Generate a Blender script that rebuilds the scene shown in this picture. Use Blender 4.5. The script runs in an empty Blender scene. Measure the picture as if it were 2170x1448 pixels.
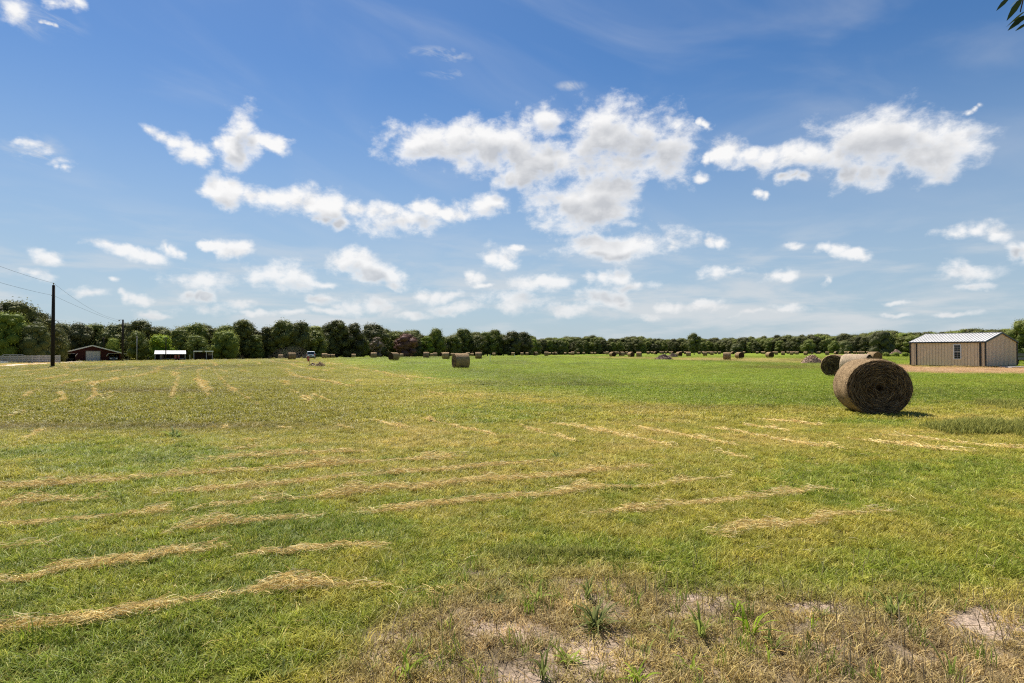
import bpy, math, random
import numpy as np
from mathutils import Vector, Matrix, Euler

# ------------------------------------------------------------------ camera, sky, sun, exposure
sc = bpy.context.scene
COL = sc.collection
F, CX, CY, HY, EYE = 1273.0, 1085.0, 724.0, 744.0, 1.7
PITCH = math.atan((HY - CY) / F)
cam_d = bpy.data.cameras.new("camera")
cam_d.sensor_width = 36.0
cam_d.lens = 36.0 * F / 2170.0
cam_d.clip_start = 0.05
cam_d.clip_end = 20000.0
cam = bpy.data.objects.new("camera", cam_d)
COL.objects.link(cam)
cam.location = (0, 0, EYE)
cam.rotation_euler = (math.radians(90) + PITCH, 0, 0)
sc.camera = cam

sc.view_settings.view_transform = 'Standard'
sc.view_settings.look = 'None'
sc.view_settings.gamma = 1.0
sc.view_settings.use_curve_mapping = False
sc.view_settings.exposure = 0.68
sc.cycles.use_denoising = False
sc.cycles.filter_width = 1.15
sc.cycles.max_bounces = 6
sc.cycles.diffuse_bounces = 3

SUN = Vector((-0.30, 0.44, 0.86)).normalized()
sun_d = bpy.data.lights.new("sun", 'SUN')
sun_d.energy = 5.0
sun_d.angle = math.radians(0.53)
sun_d.color = (1.0, 0.955, 0.88)
sun = bpy.data.objects.new("sun", sun_d)
COL.objects.link(sun)
sun.rotation_euler = SUN.to_track_quat('Z', 'Y').to_euler()
sun.location = (0, 0, 60)


def ray(px, py):
    fx, fy = (px - CX), (CY - py)
    c, s = math.cos(PITCH), math.sin(PITCH)
    return np.array([fx, F * c - fy * s, F * s + fy * c])


def azel(px, py):
    d = ray(px, py)
    d = d / np.linalg.norm(d)
    return math.atan2(d[0], d[1]), math.asin(d[2])


def N(nt, t, **kw):
    n = nt.nodes.new(t)
    for k, v in kw.items():
        if k == 'ins':
            for i, x in v.items():
                if hasattr(x, 'is_output'):
                    nt.links.new(x, n.inputs[i])
                else:
                    n.inputs[i].default_value = x
        else:
            setattr(n, k, v)
    return n


def M_(nt, op, a, b=0.0, c=0.0, clamp=False):
    return N(nt, 'ShaderNodeMath', operation=op, use_clamp=clamp, ins={0: a, 1: b, 2: c}).outputs[0]


def VM(nt, op, a, b=(0, 0, 0), c=(0, 0, 0)):
    n = N(nt, 'ShaderNodeVectorMath', operation=op, ins={0: a, 1: b})
    if op == 'MULTIPLY_ADD':
        if hasattr(c, 'is_output'):
            nt.links.new(c, n.inputs[2])
        else:
            n.inputs[2].default_value = c
    return n


def MIX(nt, f, a, b, mode='MIX'):
    n = N(nt, 'ShaderNodeMix', data_type='RGBA', blend_type=mode)
    for i, x in ((0, f), (6, a), (7, b)):
        if hasattr(x, 'is_output'):
            nt.links.new(x, n.inputs[i])
        elif i == 0:
            n.inputs[0].default_value = x
        else:
            n.inputs[i].default_value = (x[0], x[1], x[2], 1.0)
    return n.outputs[2]


def SS(nt, x, lo, hi, a=0.0, b=1.0):
    n = N(nt, 'ShaderNodeMapRange', interpolation_type='SMOOTHSTEP')
    for i, v in enumerate((x, lo, hi, a, b)):
        if hasattr(v, 'is_output'):
            nt.links.new(v, n.inputs[i])
        else:
            n.inputs[i].default_value = v
    return n.outputs[0]


def NOISE(nt, vec, scale, detail=4.0, rough=0.55, dist=0.0, dim='3D', lac=2.0):
    n = N(nt, 'ShaderNodeTexNoise', noise_dimensions=dim)
    if vec is not None:
        nt.links.new(vec, n.inputs['Vector'])
    n.inputs['Scale'].default_value = scale
    n.inputs['Detail'].default_value = detail
    n.inputs['Roughness'].default_value = rough
    n.inputs['Lacunarity'].default_value = lac
    n.inputs['Distortion'].default_value = dist
    return n


# ---- sky: Nishita plus cumulus placed by azimuth and elevation
# x, y, half width, half height, rotation (deg, + = falls to the right), thinness
CL = [
    (330, 283, 62, 17, 22, 0), (400, 312, 48, 28, 15, 0), (470, 300, 45, 22, 8, .1), (522, 262, 34, 46, 0, 0), (505, 315, 40, 42, 10, 0),
    (580, 292, 52, 19, 22, -.05), (548, 290, 34, 30, 0, -.1), (490, 300, 40, 26, 0, -.1), (470, 396, 58, 30, 14, 0), (560, 415, 70, 24, 8, 0), (655, 430, 85, 30, 6, 0), (690, 462, 60, 18, 10, .1),
    (790, 440, 75, 20, 4, .15), (850, 468, 92, 26, 0, 0), (900, 440, 50, 22, 15, .1), (960, 450, 60, 16, 8, .2), (1026, 436, 46, 34, 0, .05),
    (85, 325, 85, 17, 32, .25), (130, 358, 30, 12, 15, .2), (20, 22, 36, 34, 40, .25), (130, 6, 60, 18, 10, .25), (95, 50, 26, 8, 12, .3),
    (905, 298, 92, 36, -3, -.1), (1010, 305, 110, 44, 8, -.15), (1100, 335, 125, 46, 14, -.12), (1150, 262, 52, 46, 0, 0), (1080, 372, 70, 24, 10, .15),
    (1190, 350, 55, 34, 0, .1), (1290, 285, 80, 60, 0, -.2), (1370, 310, 98, 64, 5, -.22), (1340, 340, 105, 30, 0, -.15), (1240, 428, 110, 52, -4, -.2),
    (1305, 405, 55, 36, 0, 0), (1310, 522, 128, 25, 3, -.12), (1250, 508, 55, 18, 0, 0), (1415, 525, 30, 14, 0, .15), (1055, 545, 54, 21, 8, 0), (1100, 528, 20, 8, 0, .2),
    (1590, 330, 85, 27, 12, .05), (1720, 330, 90, 32, -6, 0), (1830, 300, 120, 60, -3, -.15), (1960, 305, 135, 48, 6, -.12), (1830, 362, 90, 32, -8, 0), (1690, 378, 42, 16, 10, .15),
    (2045, 238, 42, 12, -28, .25), (1520, 335, 25, 14, -20, .2), (1490, 372, 24, 13, 0, .2), (1500, 270, 20, 14, 30, .3), (1610, 408, 24, 12, 20, .25),
    (2058, 490, 90, 18, -4, .05), (2140, 528, 42, 22, 5, 0), (2045, 572, 66, 24, 3, .05), (2060, 600, 48, 11, 0, .1), (1520, 515, 26, 17, 15, .15), (1680, 513, 32, 10, 0, .15),
    (1770, 524, 34, 14, 8, .05), (1815, 535, 40, 11, 3, .05), (1540, 580, 78, 15, 3, .2), (1640, 588, 38, 19, 5, .05), (1755, 598, 14, 13, 0, .2),
    (270, 538, 90, 13, 6, .05), (368, 526, 40, 15, 12, .1), (462, 515, 30, 11, 5, .1), (505, 527, 38, 20, -4, .1), (420, 592, 78, 23, 3, 0), (605, 583, 82, 29, 6, -.05), (690, 598, 40, 11, 0, .15),
    (760, 555, 55, 27, 18, -.05), (810, 590, 62, 24, 14, 0), (835, 612, 40, 10, 3, .1), (110, 556, 44, 17, 0, .15), (190, 627, 54, 12, 3, .05), (292, 635, 42, 11, 5, .1), (418, 628, 48, 15, 4, .05),
    (432, 655, 50, 12, 0, .1), (518, 644, 28, 10, 0, .05), (548, 660, 34, 7, 0, .1), (690, 630, 40, 13, 3, .1), (700, 655, 40, 9, 0, .15), (780, 648, 80, 18, 6, .1), (925, 630, 58, 15, 5, .1),
    (1003, 590, 30, 16, 6, .1), (1025, 608, 26, 7, 0, .2), (1148, 600, 72, 20, 0, 0), (1275, 587, 72, 20, -4, 0), (1335, 608, 60, 11, 2, .15), (1090, 640, 64, 24, 0, .05), (1280, 635, 66, 24, 4, 0),
    (1200, 658, 58, 13, 0, .1), (980, 655, 50, 12, 0, .1),
    (1500, 650, 50, 10, 0, .15), (1420, 650, 40, 12, 4, .15), (1680, 655, 40, 8, 0, .15), (1905, 634, 40, 7, 0, .2), (2020, 668, 50, 8, 0, .12), (60, 588, 60, 11, 0, .2), (250, 605, 22, 9, 0, .25), (620, 663, 40, 9, 0, .15),
    (1900, 668, 40, 7, 0, .15), (1590, 668, 50, 7, 0, .15), (870, 668, 50, 10, 0, .15), (1370, 668, 50, 9, 0, .15), (340, 668, 40, 8, 0, .2),
]


def cloud_blobs():
    out = []
    for (x, y, a, b, r, thin) in CL:
        n = 1 if abs(r) < 4 or a < 1.4 * b else (3 if a > 2.6 * b else 2)
        t = math.radians(r)
        for k in range(n):
            if n == 1:
                o, aa, bb = 0.0, a, b
            else:
                o = (k - (n - 1) / 2) * a * (1.3 / n)
                aa, bb = a * (0.62 if n == 2 else 0.48), b * 1.02
            cx, cy = x + o * math.cos(t), y + o * math.sin(t)
            az, el = azel(cx, cy)
            sa = abs(azel(cx + aa, cy)[0] - az)
            sb = abs(azel(cx, cy - bb)[1] - el)
            out.append((az, el, sa, sb, thin))
    return out


world = bpy.data.worlds.new("World")
sc.world = world
world.use_nodes = True
wt = world.node_tree
wt.nodes.clear()
SKY_STRENGTH = 0.10
sky = N(wt, 'ShaderNodeTexSky', sky_type='NISHITA', sun_disc=False)
sky.sun_elevation = math.asin(SUN.z)
sky.sun_rotation = math.atan2(SUN.x, SUN.y)
sky.altitude = 100
sky.air_density = 1.0
sky.dust_density = 0.3
sky.ozone_density = 3.0
w_tc = N(wt, 'ShaderNodeTexCoord')
w_dir = VM(wt, 'NORMALIZE', w_tc.outputs['Generated']).outputs[0]
w_sep = N(wt, 'ShaderNodeSeparateXYZ', ins={0: w_dir})
w_az = M_(wt, 'ARCTAN2', w_sep.outputs[0], w_sep.outputs[1])
w_el = M_(wt, 'ARCSINE', w_sep.outputs[2])
w_uv = N(wt, 'ShaderNodeCombineXYZ', ins={0: w_az, 1: w_el, 2: 0.0}).outputs[0]
sky_c = N(wt, 'ShaderNodeHueSaturation', ins={0: 0.503, 1: 1.25, 2: 0.66, 3: 1.0, 4: sky.outputs[0]}).outputs[0]
hz = SS(wt, w_el, 0.46, 0.0)
sky_c = MIX(wt, M_(wt, 'MULTIPLY', hz, 0.80), sky_c, (2.6, 3.35, 4.1))
# faint cirrus and thin stretched bands low over the horizon
w_cv = N(wt, 'ShaderNodeCombineXYZ', ins={0: M_(wt, 'MULTIPLY', w_az, 2.0), 1: M_(wt, 'MULTIPLY_ADD', w_az, 1.1, M_(wt, 'MULTIPLY', w_el, 5.0)), 2: 1.3}).outputs[0]
cir = SS(wt, NOISE(wt, w_cv, 1.5, 5.0, 0.5, 0.6).outputs['Fac'], 0.46, 0.85, 0.0, 0.26)
w_bv = N(wt, 'ShaderNodeCombineXYZ', ins={0: M_(wt, 'MULTIPLY', w_az, 3.6), 1: M_(wt, 'MULTIPLY', w_el, 17.0), 2: 3.7}).outputs[0]
band = M_(wt, 'MULTIPLY', SS(wt, NOISE(wt, w_bv, 1.7, 6.0, 0.55, 0.3).outputs['Fac'], 0.40, 0.68), SS(wt, w_el, 0.24, 0.05, 0.0, 0.72))
wisp = None
for (x, y, a, b, k) in ((935, 116, 95, 22, .5), (955, 155, 75, 18, .35), (1210, 182, 45, 14, .45), (80, 320, 95, 40, .5), (60, 30, 130, 55, .42), (1560, 585, 130, 24, .4), (300, 545, 150, 22, .3)):
    az, el = azel(x, y)
    kx, ky = 1 / abs(azel(x + a, y)[0] - az), 1 / abs(azel(x, y - b)[1] - el)
    ln = N(wt, 'ShaderNodeVectorMath', operation='LENGTH', ins={0: VM(wt, 'MULTIPLY_ADD', w_uv, (kx, ky, 0), (-az * kx, -el * ky, 0)).outputs[0]}).outputs['Value']
    t = M_(wt, 'MULTIPLY', SS(wt, ln, 1.15, .1), k * 1.5)
    wisp = t if wisp is None else M_(wt, 'MAXIMUM', wisp, t)
w_wv = N(wt, 'ShaderNodeCombineXYZ', ins={0: M_(wt, 'MULTIPLY', w_az, 14.0), 1: M_(wt, 'MULTIPLY_ADD', w_az, 9.0, M_(wt, 'MULTIPLY', w_el, 40.0)), 2: 8.1}).outputs[0]
wisp = M_(wt, 'MULTIPLY', wisp, SS(wt, NOISE(wt, w_wv, 1.0, 7.0, 0.6, 0.5).outputs['Fac'], .42, .72))
veil = M_(wt, 'MAXIMUM', M_(wt, 'MAXIMUM', band, cir), wisp)
sky_v = MIX(wt, veil, sky_c, (4.5, 4.6, 4.7))
# ragged cumulus edges: the lookup is warped by noise
w_n1 = NOISE(wt, w_uv, 11.0, 5.0, 0.55)
w_nv = VM(wt, 'MULTIPLY', w_uv, (1, 1.45, 1)).outputs[0]
w_n2 = NOISE(wt, w_nv, 19.0, 10.0, 0.62, 0.15).outputs['Fac']
w_n3 = NOISE(wt, VM(wt, 'ADD', w_nv, (-0.006, 0.020, 0)).outputs[0], 19.0, 4.0, 0.5, 0.15).outputs['Fac']
w_warp = VM(wt, 'SUBTRACT', w_n1.outputs['Color'], (0.5, 0.5, 0.5)).outputs[0]
w_uvw = VM(wt, 'MULTIPLY_ADD', w_warp, (0.085, 0.05, 0.0), w_uv).outputs[0]


def cloud_tile_group(blobs, idx):
    """colour of the sky with the cumulus of one part of the sky"""
    g = bpy.data.node_groups.new("cumulus_field_%d" % idx, 'ShaderNodeTree')
    for nm, t in (("Lookup", 'NodeSocketVector'), ("Noise", 'NodeSocketFloat'), ("Noise Up", 'NodeSocketFloat'), ("Noise Coarse", 'NodeSocketFloat'), ("Elevation", 'NodeSocketFloat'), ("Sky", 'NodeSocketColor')):
        g.interface.new_socket(nm, in_out='INPUT', socket_type=t)
    g.interface.new_socket("Color", in_out='OUTPUT', socket_type='NodeSocketColor')
    gi = N(g, 'NodeGroupInput').outputs
    go = N(g, 'NodeGroupOutput')

    def field(v):
        cur = None
        for (az, el, sa, sb, thin) in blobs:
            k = (1 / sa, 1 / sb, 1.0)
            q = VM(g, 'MULTIPLY_ADD', v, k, (-az * k[0], -el * k[1], 0.0))
            ln = N(g, 'ShaderNodeVectorMath', operation='LENGTH', ins={0: q.outputs[0]}).outputs['Value']
            if thin != 0:
                ln = M_(g, 'ADD', ln, thin)
            cur = ln if cur is None else N(g, 'ShaderNodeMath', operation='SMOOTH_MIN', ins={0: cur, 1: ln, 2: 0.25}).outputs[0]
        return M_(g, 'SUBTRACT', 1.24, cur)
    f1 = field(gi[0])
    f2 = field(VM(g, 'ADD', gi[0], (-0.008, 0.028, 0)).outputs[0])
    nn = M_(g, 'SUBTRACT', gi[1], 0.5)
    nc = M_(g, 'SUBTRACT', gi[3], 0.5)
    dens = M_(g, 'MULTIPLY_ADD', nc, 1.2, M_(g, 'MULTIPLY_ADD', nn, 2.9, f1))
    al = M_(g, 'MULTIPLY', SS(g, dens, -0.10, 1.02), M_(g, 'MULTIPLY_ADD', SS(g, gi[4], 0.0, 0.22), 0.25, 0.72))
    relief = M_(g, 'MULTIPLY', M_(g, 'SUBTRACT', gi[2], gi[1]), 1.7)
    thick = M_(g, 'MULTIPLY', SS(g, M_(g, 'MULTIPLY_ADD', nn, 1.2, f2), 0.05, 0.85), SS(g, dens, 0.35, 1.1))
    shade = M_(g, 'ADD', M_(g, 'MULTIPLY', thick, 0.9), relief, clamp=True)
    c = MIX(g, shade, (6.1, 6.05, 6.0), (3.55, 3.65, 3.85))
    c = MIX(g, SS(g, gi[4], 0.13, 0.0, 0.0, 0.5), c, (4.3, 4.35, 4.4))
    g.links.new(MIX(g, al, gi[5], c), go.inputs[0])
    return g


def bg(colour):
    b = N(wt, 'ShaderNodeBackground')
    wt.links.new(colour, b.inputs[0])
    b.inputs[1].default_value = SKY_STRENGTH
    return b.outputs[0]


def mixs(f, a, b):
    n = N(wt, 'ShaderNodeMixShader')
    for i, x in enumerate((f, a, b)):
        wt.links.new(x, n.inputs[i])
    return n.outputs[0]


BLOBS = cloud_blobs()
TILES = [0]


def sky_tree(a0, a1, e0, e1, depth):
    """halve the part of the sky until few clouds are left in it; each leaf works out only its own clouds"""
    mine = [b for b in BLOBS if b[0] + 2.6 * b[2] + .05 > a0 and b[0] - 2.6 * b[2] - .05 < a1 and b[1] + 2.6 * b[3] + .045 > e0 and b[1] - 2.6 * b[3] - .045 < e1]
    if not mine:
        return bg(sky_v)
    if len(mine) <= 9 or depth >= 6:
        TILES[0] += 1
        n = N(wt, 'ShaderNodeGroup', node_tree=cloud_tile_group(mine, TILES[0]))
        for i, x in enumerate((w_uvw, w_n2, w_n3, w_n1.outputs['Fac'], w_el, sky_v)):
            wt.links.new(x, n.inputs[i])
        return bg(n.outputs[0])
    if (a1 - a0) > 1.6 * (e1 - e0):
        m = (a0 + a1) / 2
        return mixs(M_(wt, 'GREATER_THAN', w_az, m), sky_tree(a0, m, e0, e1, depth + 1), sky_tree(m, a1, e0, e1, depth + 1))
    m = (e0 + e1) / 2 if e1 - e0 < .3 else e0 + (e1 - e0) * .45
    return mixs(M_(wt, 'GREATER_THAN', w_el, m), sky_tree(a0, a1, e0, m, depth + 1), sky_tree(a0, a1, m, e1, depth + 1))


inside = M_(wt, 'MULTIPLY', M_(wt, 'LESS_THAN', M_(wt, 'ABSOLUTE', w_az), 0.95), M_(wt, 'MULTIPLY', M_(wt, 'GREATER_THAN', w_el, 0.0), M_(wt, 'LESS_THAN', w_el, 0.72)))
w_out = N(wt, 'ShaderNodeOutputWorld')
wt.links.new(mixs(inside, bg(sky_c), sky_tree(-0.95, 0.95, 0.0, 0.72, 0)), w_out.inputs[0])

# ------------------------------------------------------------------ helpers
R = math.radians
rng = np.random.default_rng(11)
random.seed(5)


def smooth(x, a, b):
    t = np.clip((x - a) / (b - a), 0, 1)
    return t * t * (3 - 2 * t)


def _hash(ix, iy, seed):
    h = (ix.astype(np.int64) * 374761393 + iy.astype(np.int64) * 668265263 + seed * 974711) & 0xFFFFFFFF
    h = ((h ^ (h >> 13)) * 1274126177) & 0xFFFFFFFF
    return ((h ^ (h >> 16)) & 0xFFFFFF) / float(0xFFFFFF)


def vnoise(x, y, seed=0):
    x = np.asarray(x, float); y = np.asarray(y, float)
    ix, iy = np.floor(x), np.floor(y)
    fx, fy = x - ix, y - iy
    fx = fx * fx * (3 - 2 * fx); fy = fy * fy * (3 - 2 * fy)
    a, b = _hash(ix, iy, seed), _hash(ix + 1, iy, seed)
    c, d = _hash(ix, iy + 1, seed), _hash(ix + 1, iy + 1, seed)
    return (a * (1 - fx) + b * fx) * (1 - fy) + (c * (1 - fx) + d * fx) * fy


def fbm(x, y, octv=4, seed=0, gain=0.5):
    s, amp, tot = 0.0, 1.0, 0.0
    for o in range(octv):
        s = s + amp * vnoise(x * 2 ** o + 17.3 * o, y * 2 ** o - 9.1 * o, seed + o)
        tot += amp
        amp *= gain
    return s / tot


def terrain(X, Y):
    X = np.asarray(X, float); Y = np.asarray(Y, float)
    drop = 1.05 * smooth(-X + 0.5 * (Y - 100) - 38, 0, 105) * smooth(Y, 50, 90)
    near = 0.05 * (fbm(X * 0.9, Y * 0.9, 3, 3) - 0.5) * smooth(-np.hypot(X, Y), -60, -20)
    return -drop + near


def ground(px, py):
    """the point of the ground seen at a place of the photograph"""
    d = ray(px, py)
    h = 0.0
    for _ in range(12):
        t = (h - EYE) / min(d[2], -1e-3)
        h = float(terrain(d[0] * t, d[1] * t))
    return np.array([d[0] * t, d[1] * t, h])


def at(px, Y):
    X = (px - CX) * Y / F
    return np.array([X, Y, float(terrain(X, Y))])


def zpx(py, Y):
    return EYE + (HY - py) * Y / F


def mkmesh(name, V, Q=None, T=None, mats=(), qmat=None, tmat=None, attrs=None, smooth_=False):
    me = bpy.data.meshes.new(name)
    V = np.asarray(V, np.float32)
    Q = np.zeros((0, 4), np.int32) if Q is None else np.asarray(Q, np.int32)
    T = np.zeros((0, 3), np.int32) if T is None else np.asarray(T, np.int32)
    me.vertices.add(len(V)); me.vertices.foreach_set('co', V.ravel())
    nl = Q.size + T.size
    me.loops.add(nl)
    me.loops.foreach_set('vertex_index', np.concatenate([Q.ravel(), T.ravel()]))
    npoly = len(Q) + len(T)
    me.polygons.add(npoly)
    st = np.concatenate([np.arange(len(Q)) * 4, Q.size + np.arange(len(T)) * 3])
    me.polygons.foreach_set('loop_start', st.astype(np.int32))
    for m in mats:
        me.materials.append(m)
    if qmat is not None or tmat is not None:
        qm = np.zeros(len(Q), np.int32) if qmat is None else np.asarray(qmat)
        tm = np.zeros(len(T), np.int32) if tmat is None else np.asarray(tmat)
        me.polygons.foreach_set('material_index', np.concatenate([qm, tm]).astype(np.int32))
    if smooth_:
        me.polygons.foreach_set('use_smooth', np.ones(npoly, bool))
    for k, (typ, dom, arr) in (attrs or {}).items():
        a = me.attributes.new(k, typ, dom)
        arr = np.asarray(arr, np.float32 if typ != 'INT' else np.int32)
        key = {'FLOAT': 'value', 'INT': 'value', 'FLOAT_VECTOR': 'vector', 'FLOAT_COLOR': 'color'}[typ]
        a.data.foreach_set(key, arr.ravel())
    me.update(calc_edges=True)
    me.validate()
    return me


def link(name, me, parent=None, loc=(0, 0, 0), rot=(0, 0, 0), scale=None):
    o = bpy.data.objects.new(name, me)
    COL.objects.link(o)
    o.location = loc
    o.rotation_euler = rot
    if scale is not None:
        o.scale = (scale,) * 3 if np.isscalar(scale) else scale
    if parent is not None:
        o.parent = parent
    return o


def tag(o, label=None, cat=None, group=None, kind=None):
    if label: o['label'] = label
    if cat: o['category'] = cat
    if group: o['group'] = group
    if kind: o['kind'] = kind
    return o


def thing(name, label, cat, loc=(0, 0, 0), rz=0.0, group=None):
    return tag(link(name, None, None, tuple(float(v) for v in loc), (0, 0, rz)), label, cat, group)


def copy_tree(o, parent=None):
    c = o.copy()
    COL.objects.link(c)
    if parent is not None:
        c.parent = parent
    for ch in list(o.children):
        copy_tree(ch, c)
    return c


def ribbons(P, W, S):
    """N bent strips: points P (N,K,3), widths W (N,K), side directions S (N,3)"""
    n, k = W.shape
    V = np.empty((n, k, 2, 3))
    off = S[:, None, :] * W[:, :, None] * 0.5
    V[:, :, 0] = P - off
    V[:, :, 1] = P + off
    base = (np.arange(n) * k * 2)[:, None] + np.arange(k - 1)[None] * 2
    Q = np.stack([base, base + 1, base + 3, base + 2], -1).reshape(-1, 4)
    return V.reshape(-1, 3), Q


class MB:
    """collects boxes, tubes and faces; build() links them as ONE mesh object"""
    def __init__(s):
        s.v, s.f = [], []

    def add(s, verts, faces):
        n = len(s.v)
        s.v += [tuple(map(float, v)) for v in verts]
        s.f += [tuple(i + n for i in f) for f in faces]
        return s

    def box(s, c, d, M=None):
        x, y, z = (k / 2 for k in d)
        vs = [Vector((sx * x, sy * y, sz * z)) for sz in (-1, 1) for sy in (-1, 1) for sx in (-1, 1)]
        if M is not None:
            vs = [M @ v for v in vs]
        vs = [v + Vector(c) for v in vs]
        return s.add(vs, [(0, 2, 3, 1), (4, 5, 7, 6), (0, 1, 5, 4), (2, 6, 7, 3), (0, 4, 6, 2), (1, 3, 7, 5)])

    def bar(s, a, b, w, h=None):
        a, b = Vector(a), Vector(b)
        d = b - a
        q = d.to_track_quat('Y', 'Z').to_matrix()
        return s.box((a + b) / 2, (w, d.length, h or w), q)

    def tube(s, pts, rad, n=8, caps=True):
        rings = []
        pts = [Vector(p) for p in pts]
        for i, p in enumerate(pts):
            d = (pts[min(i + 1, len(pts) - 1)] - pts[max(i - 1, 0)]).normalized()
            q = d.to_track_quat('Z', 'Y').to_matrix()
            r = rad[i] if hasattr(rad, '__len__') else rad
            rings.append([p + q @ Vector((r * math.cos(6.28318 * k / n), r * math.sin(6.28318 * k / n), 0)) for k in range(n)])
        fs = []
        for i in range(len(pts) - 1):
            for k in range(n):
                fs.append((i * n + k, i * n + (k + 1) % n, (i + 1) * n + (k + 1) % n, (i + 1) * n + k))
        if caps:
            fs.append(tuple(range(n - 1, -1, -1)))
            fs.append(tuple((len(pts) - 1) * n + k for k in range(n)))
        return s.add([v for r in rings for v in r], fs)

    def prism(s, poly, a, b, axis=0, inset=None):
        """polygon in the plane across axis, from a to b along it"""
        def P(u, v, t):
            return {0: (t, u, v), 1: (u, t, v), 2: (u, v, t)}[axis]
        n = len(poly)
        vs = [P(u, v, a) for u, v in poly] + [P(u, v, b) for u, v in poly]
        fs = [tuple(range(n)), tuple(range(2 * n - 1, n - 1, -1))]
        fs += [(i, i + n, (i + 1) % n + n, (i + 1) % n) for i in range(n)]
        return s.add(vs, fs)

    def build(s, name, mat, parent=None, bevel=0.0, smooth_=False, **kw):
        me = bpy.data.meshes.new(name)
        me.from_pydata(s.v, [], s.f)
        import bmesh
        bm = bmesh.new(); bm.from_mesh(me)
        bmesh.ops.recalc_face_normals(bm, faces=bm.faces)
        if bevel:
            bmesh.ops.bevel(bm, geom=[e for e in bm.edges if e.is_manifold and e.calc_face_angle(0) > .6], offset=bevel, segments=2, affect='EDGES', clamp_overlap=True)
        bm.to_mesh(me); bm.free()
        if smooth_:
            for p in me.polygons: p.use_smooth = True
        me.materials.append(mat)
        return link(name, me, parent, **kw)


# ------------------------------------------------------------------ materials
def mat(name, base=(.5, .5, .5), rough=0.7, spec=0.3, metal=0.0, var=0.0, vscale=8.0, bump=0.0, bscale=40.0, coord='Object', stretch=None, second=None):
    """a surface with noise-driven colour variation and bump"""
    m = bpy.data.materials.new(name)
    m.use_nodes = True
    nt = m.node_tree
    b = nt.nodes['Principled BSDF']
    b.inputs['Base Color'].default_value = (*base, 1)
    b.inputs['Roughness'].default_value = rough
    b.inputs['Specular IOR Level'].default_value = spec
    b.inputs['Metallic'].default_value = metal
    tc = N(nt, 'ShaderNodeTexCoord').outputs[coord]
    if stretch:
        tc = VM(nt, 'MULTIPLY', tc, stretch).outputs[0]
    if var:
        n = NOISE(nt, tc, vscale, 6, 0.6).outputs['Fac']
        s2 = second or tuple(max(0, c * (1 - var)) for c in base)
        b1 = base if second else tuple(min(1, c * (1 + var * .6)) for c in base)
        nt.links.new(MIX(nt, SS(nt, n, 0.32, 0.68), s2, b1), b.inputs['Base Color'])
    if bump:
        n2 = NOISE(nt, tc, bscale, 4, 0.6).outputs['Fac']
        bp = N(nt, 'ShaderNodeBump', ins={0: bump, 1: 0.02})
        nt.links.new(n2, bp.inputs['Height'])
        nt.links.new(bp.outputs[0], b.inputs['Normal'])
    return m


def leafy(name, c0, c1, trans=0.35, attr=None, attr_type='GEOMETRY', rough=0.6, straw=0.0, spec=0.08):
    """thin leaf or blade: diffuse and translucent; colour between c0 and c1 by the per-leaf value v, or from a colour attribute"""
    m = bpy.data.materials.new(name)
    m.use_nodes = True
    nt = m.node_tree
    nt.nodes.clear()
    out = N(nt, 'ShaderNodeOutputMaterial')
    v = N(nt, 'ShaderNodeAttribute', attribute_name='v').outputs['Fac']
    if attr:
        c = N(nt, 'ShaderNodeAttribute', attribute_name=attr, attribute_type=attr_type).outputs['Color']
        k = M_(nt, 'MULTIPLY_ADD', v, 0.9, 0.55)
        c = MIX(nt, SS(nt, v, .80, .86, 0, straw), c, (0.60, 0.48, 0.15))
        c = VM(nt, 'SCALE', c)
        nt.links.new(k, c.inputs['Scale'])
        c = c.outputs[0]
    else:
        c = MIX(nt, v, c0, c1)
        r = N(nt, 'ShaderNodeObjectInfo').outputs['Random']
        c = N(nt, 'ShaderNodeHueSaturation', ins={0: M_(nt, 'MULTIPLY_ADD', r, 0.03, 0.485), 1: M_(nt, 'MULTIPLY_ADD', r, 0.3, 0.8), 2: M_(nt, 'MULTIPLY_ADD', r, 0.7, 0.68), 3: 1.0, 4: c}).outputs[0]
    p = N(nt, 'ShaderNodeBsdfPrincipled', ins={'Roughness': rough, 'Specular IOR Level': spec})
    nt.links.new(c, p.inputs['Base Color'])
    t = N(nt, 'ShaderNodeBsdfTranslucent')
    nt.links.new(c, t.inputs[0])
    mx = N(nt, 'ShaderNodeMixShader', ins={0: trans})
    nt.links.new(p.outputs[0], mx.inputs[1])
    nt.links.new(t.outputs[0], mx.inputs[2])
    nt.links.new(mx.outputs[0], out.inputs[0])
    return m


# ------------------------------------------------------------------ the field: what grows where
C_LUSH = np.array([0.200, 0.255, 0.026])
C_GREEN = np.array([0.265, 0.315, 0.028])
C_OLIVE = np.array([0.375, 0.345, 0.046])
C_STRAW = np.array([0.620, 0.465, 0.140])
C_SOIL = np.array([0.385, 0.285, 0.205])
C_BROWN = np.array([0.130, 0.085, 0.028])


TRACK_X, TRACK_Y = [-300, -60, 0, 40, 90, 125, 160, 200], [777.5, 776.2, 775.6, 773.6, 770.6, 768.2, 766.8, 766.0]


def photo_xy(X, Y):
    Yc = np.maximum(Y, 0.6)
    return CX + F * X / Yc, HY + F * (EYE - terrain(X, Y)) / Yc


def lerp(a, b, t):
    return a + (b - a) * t[..., None]


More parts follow.
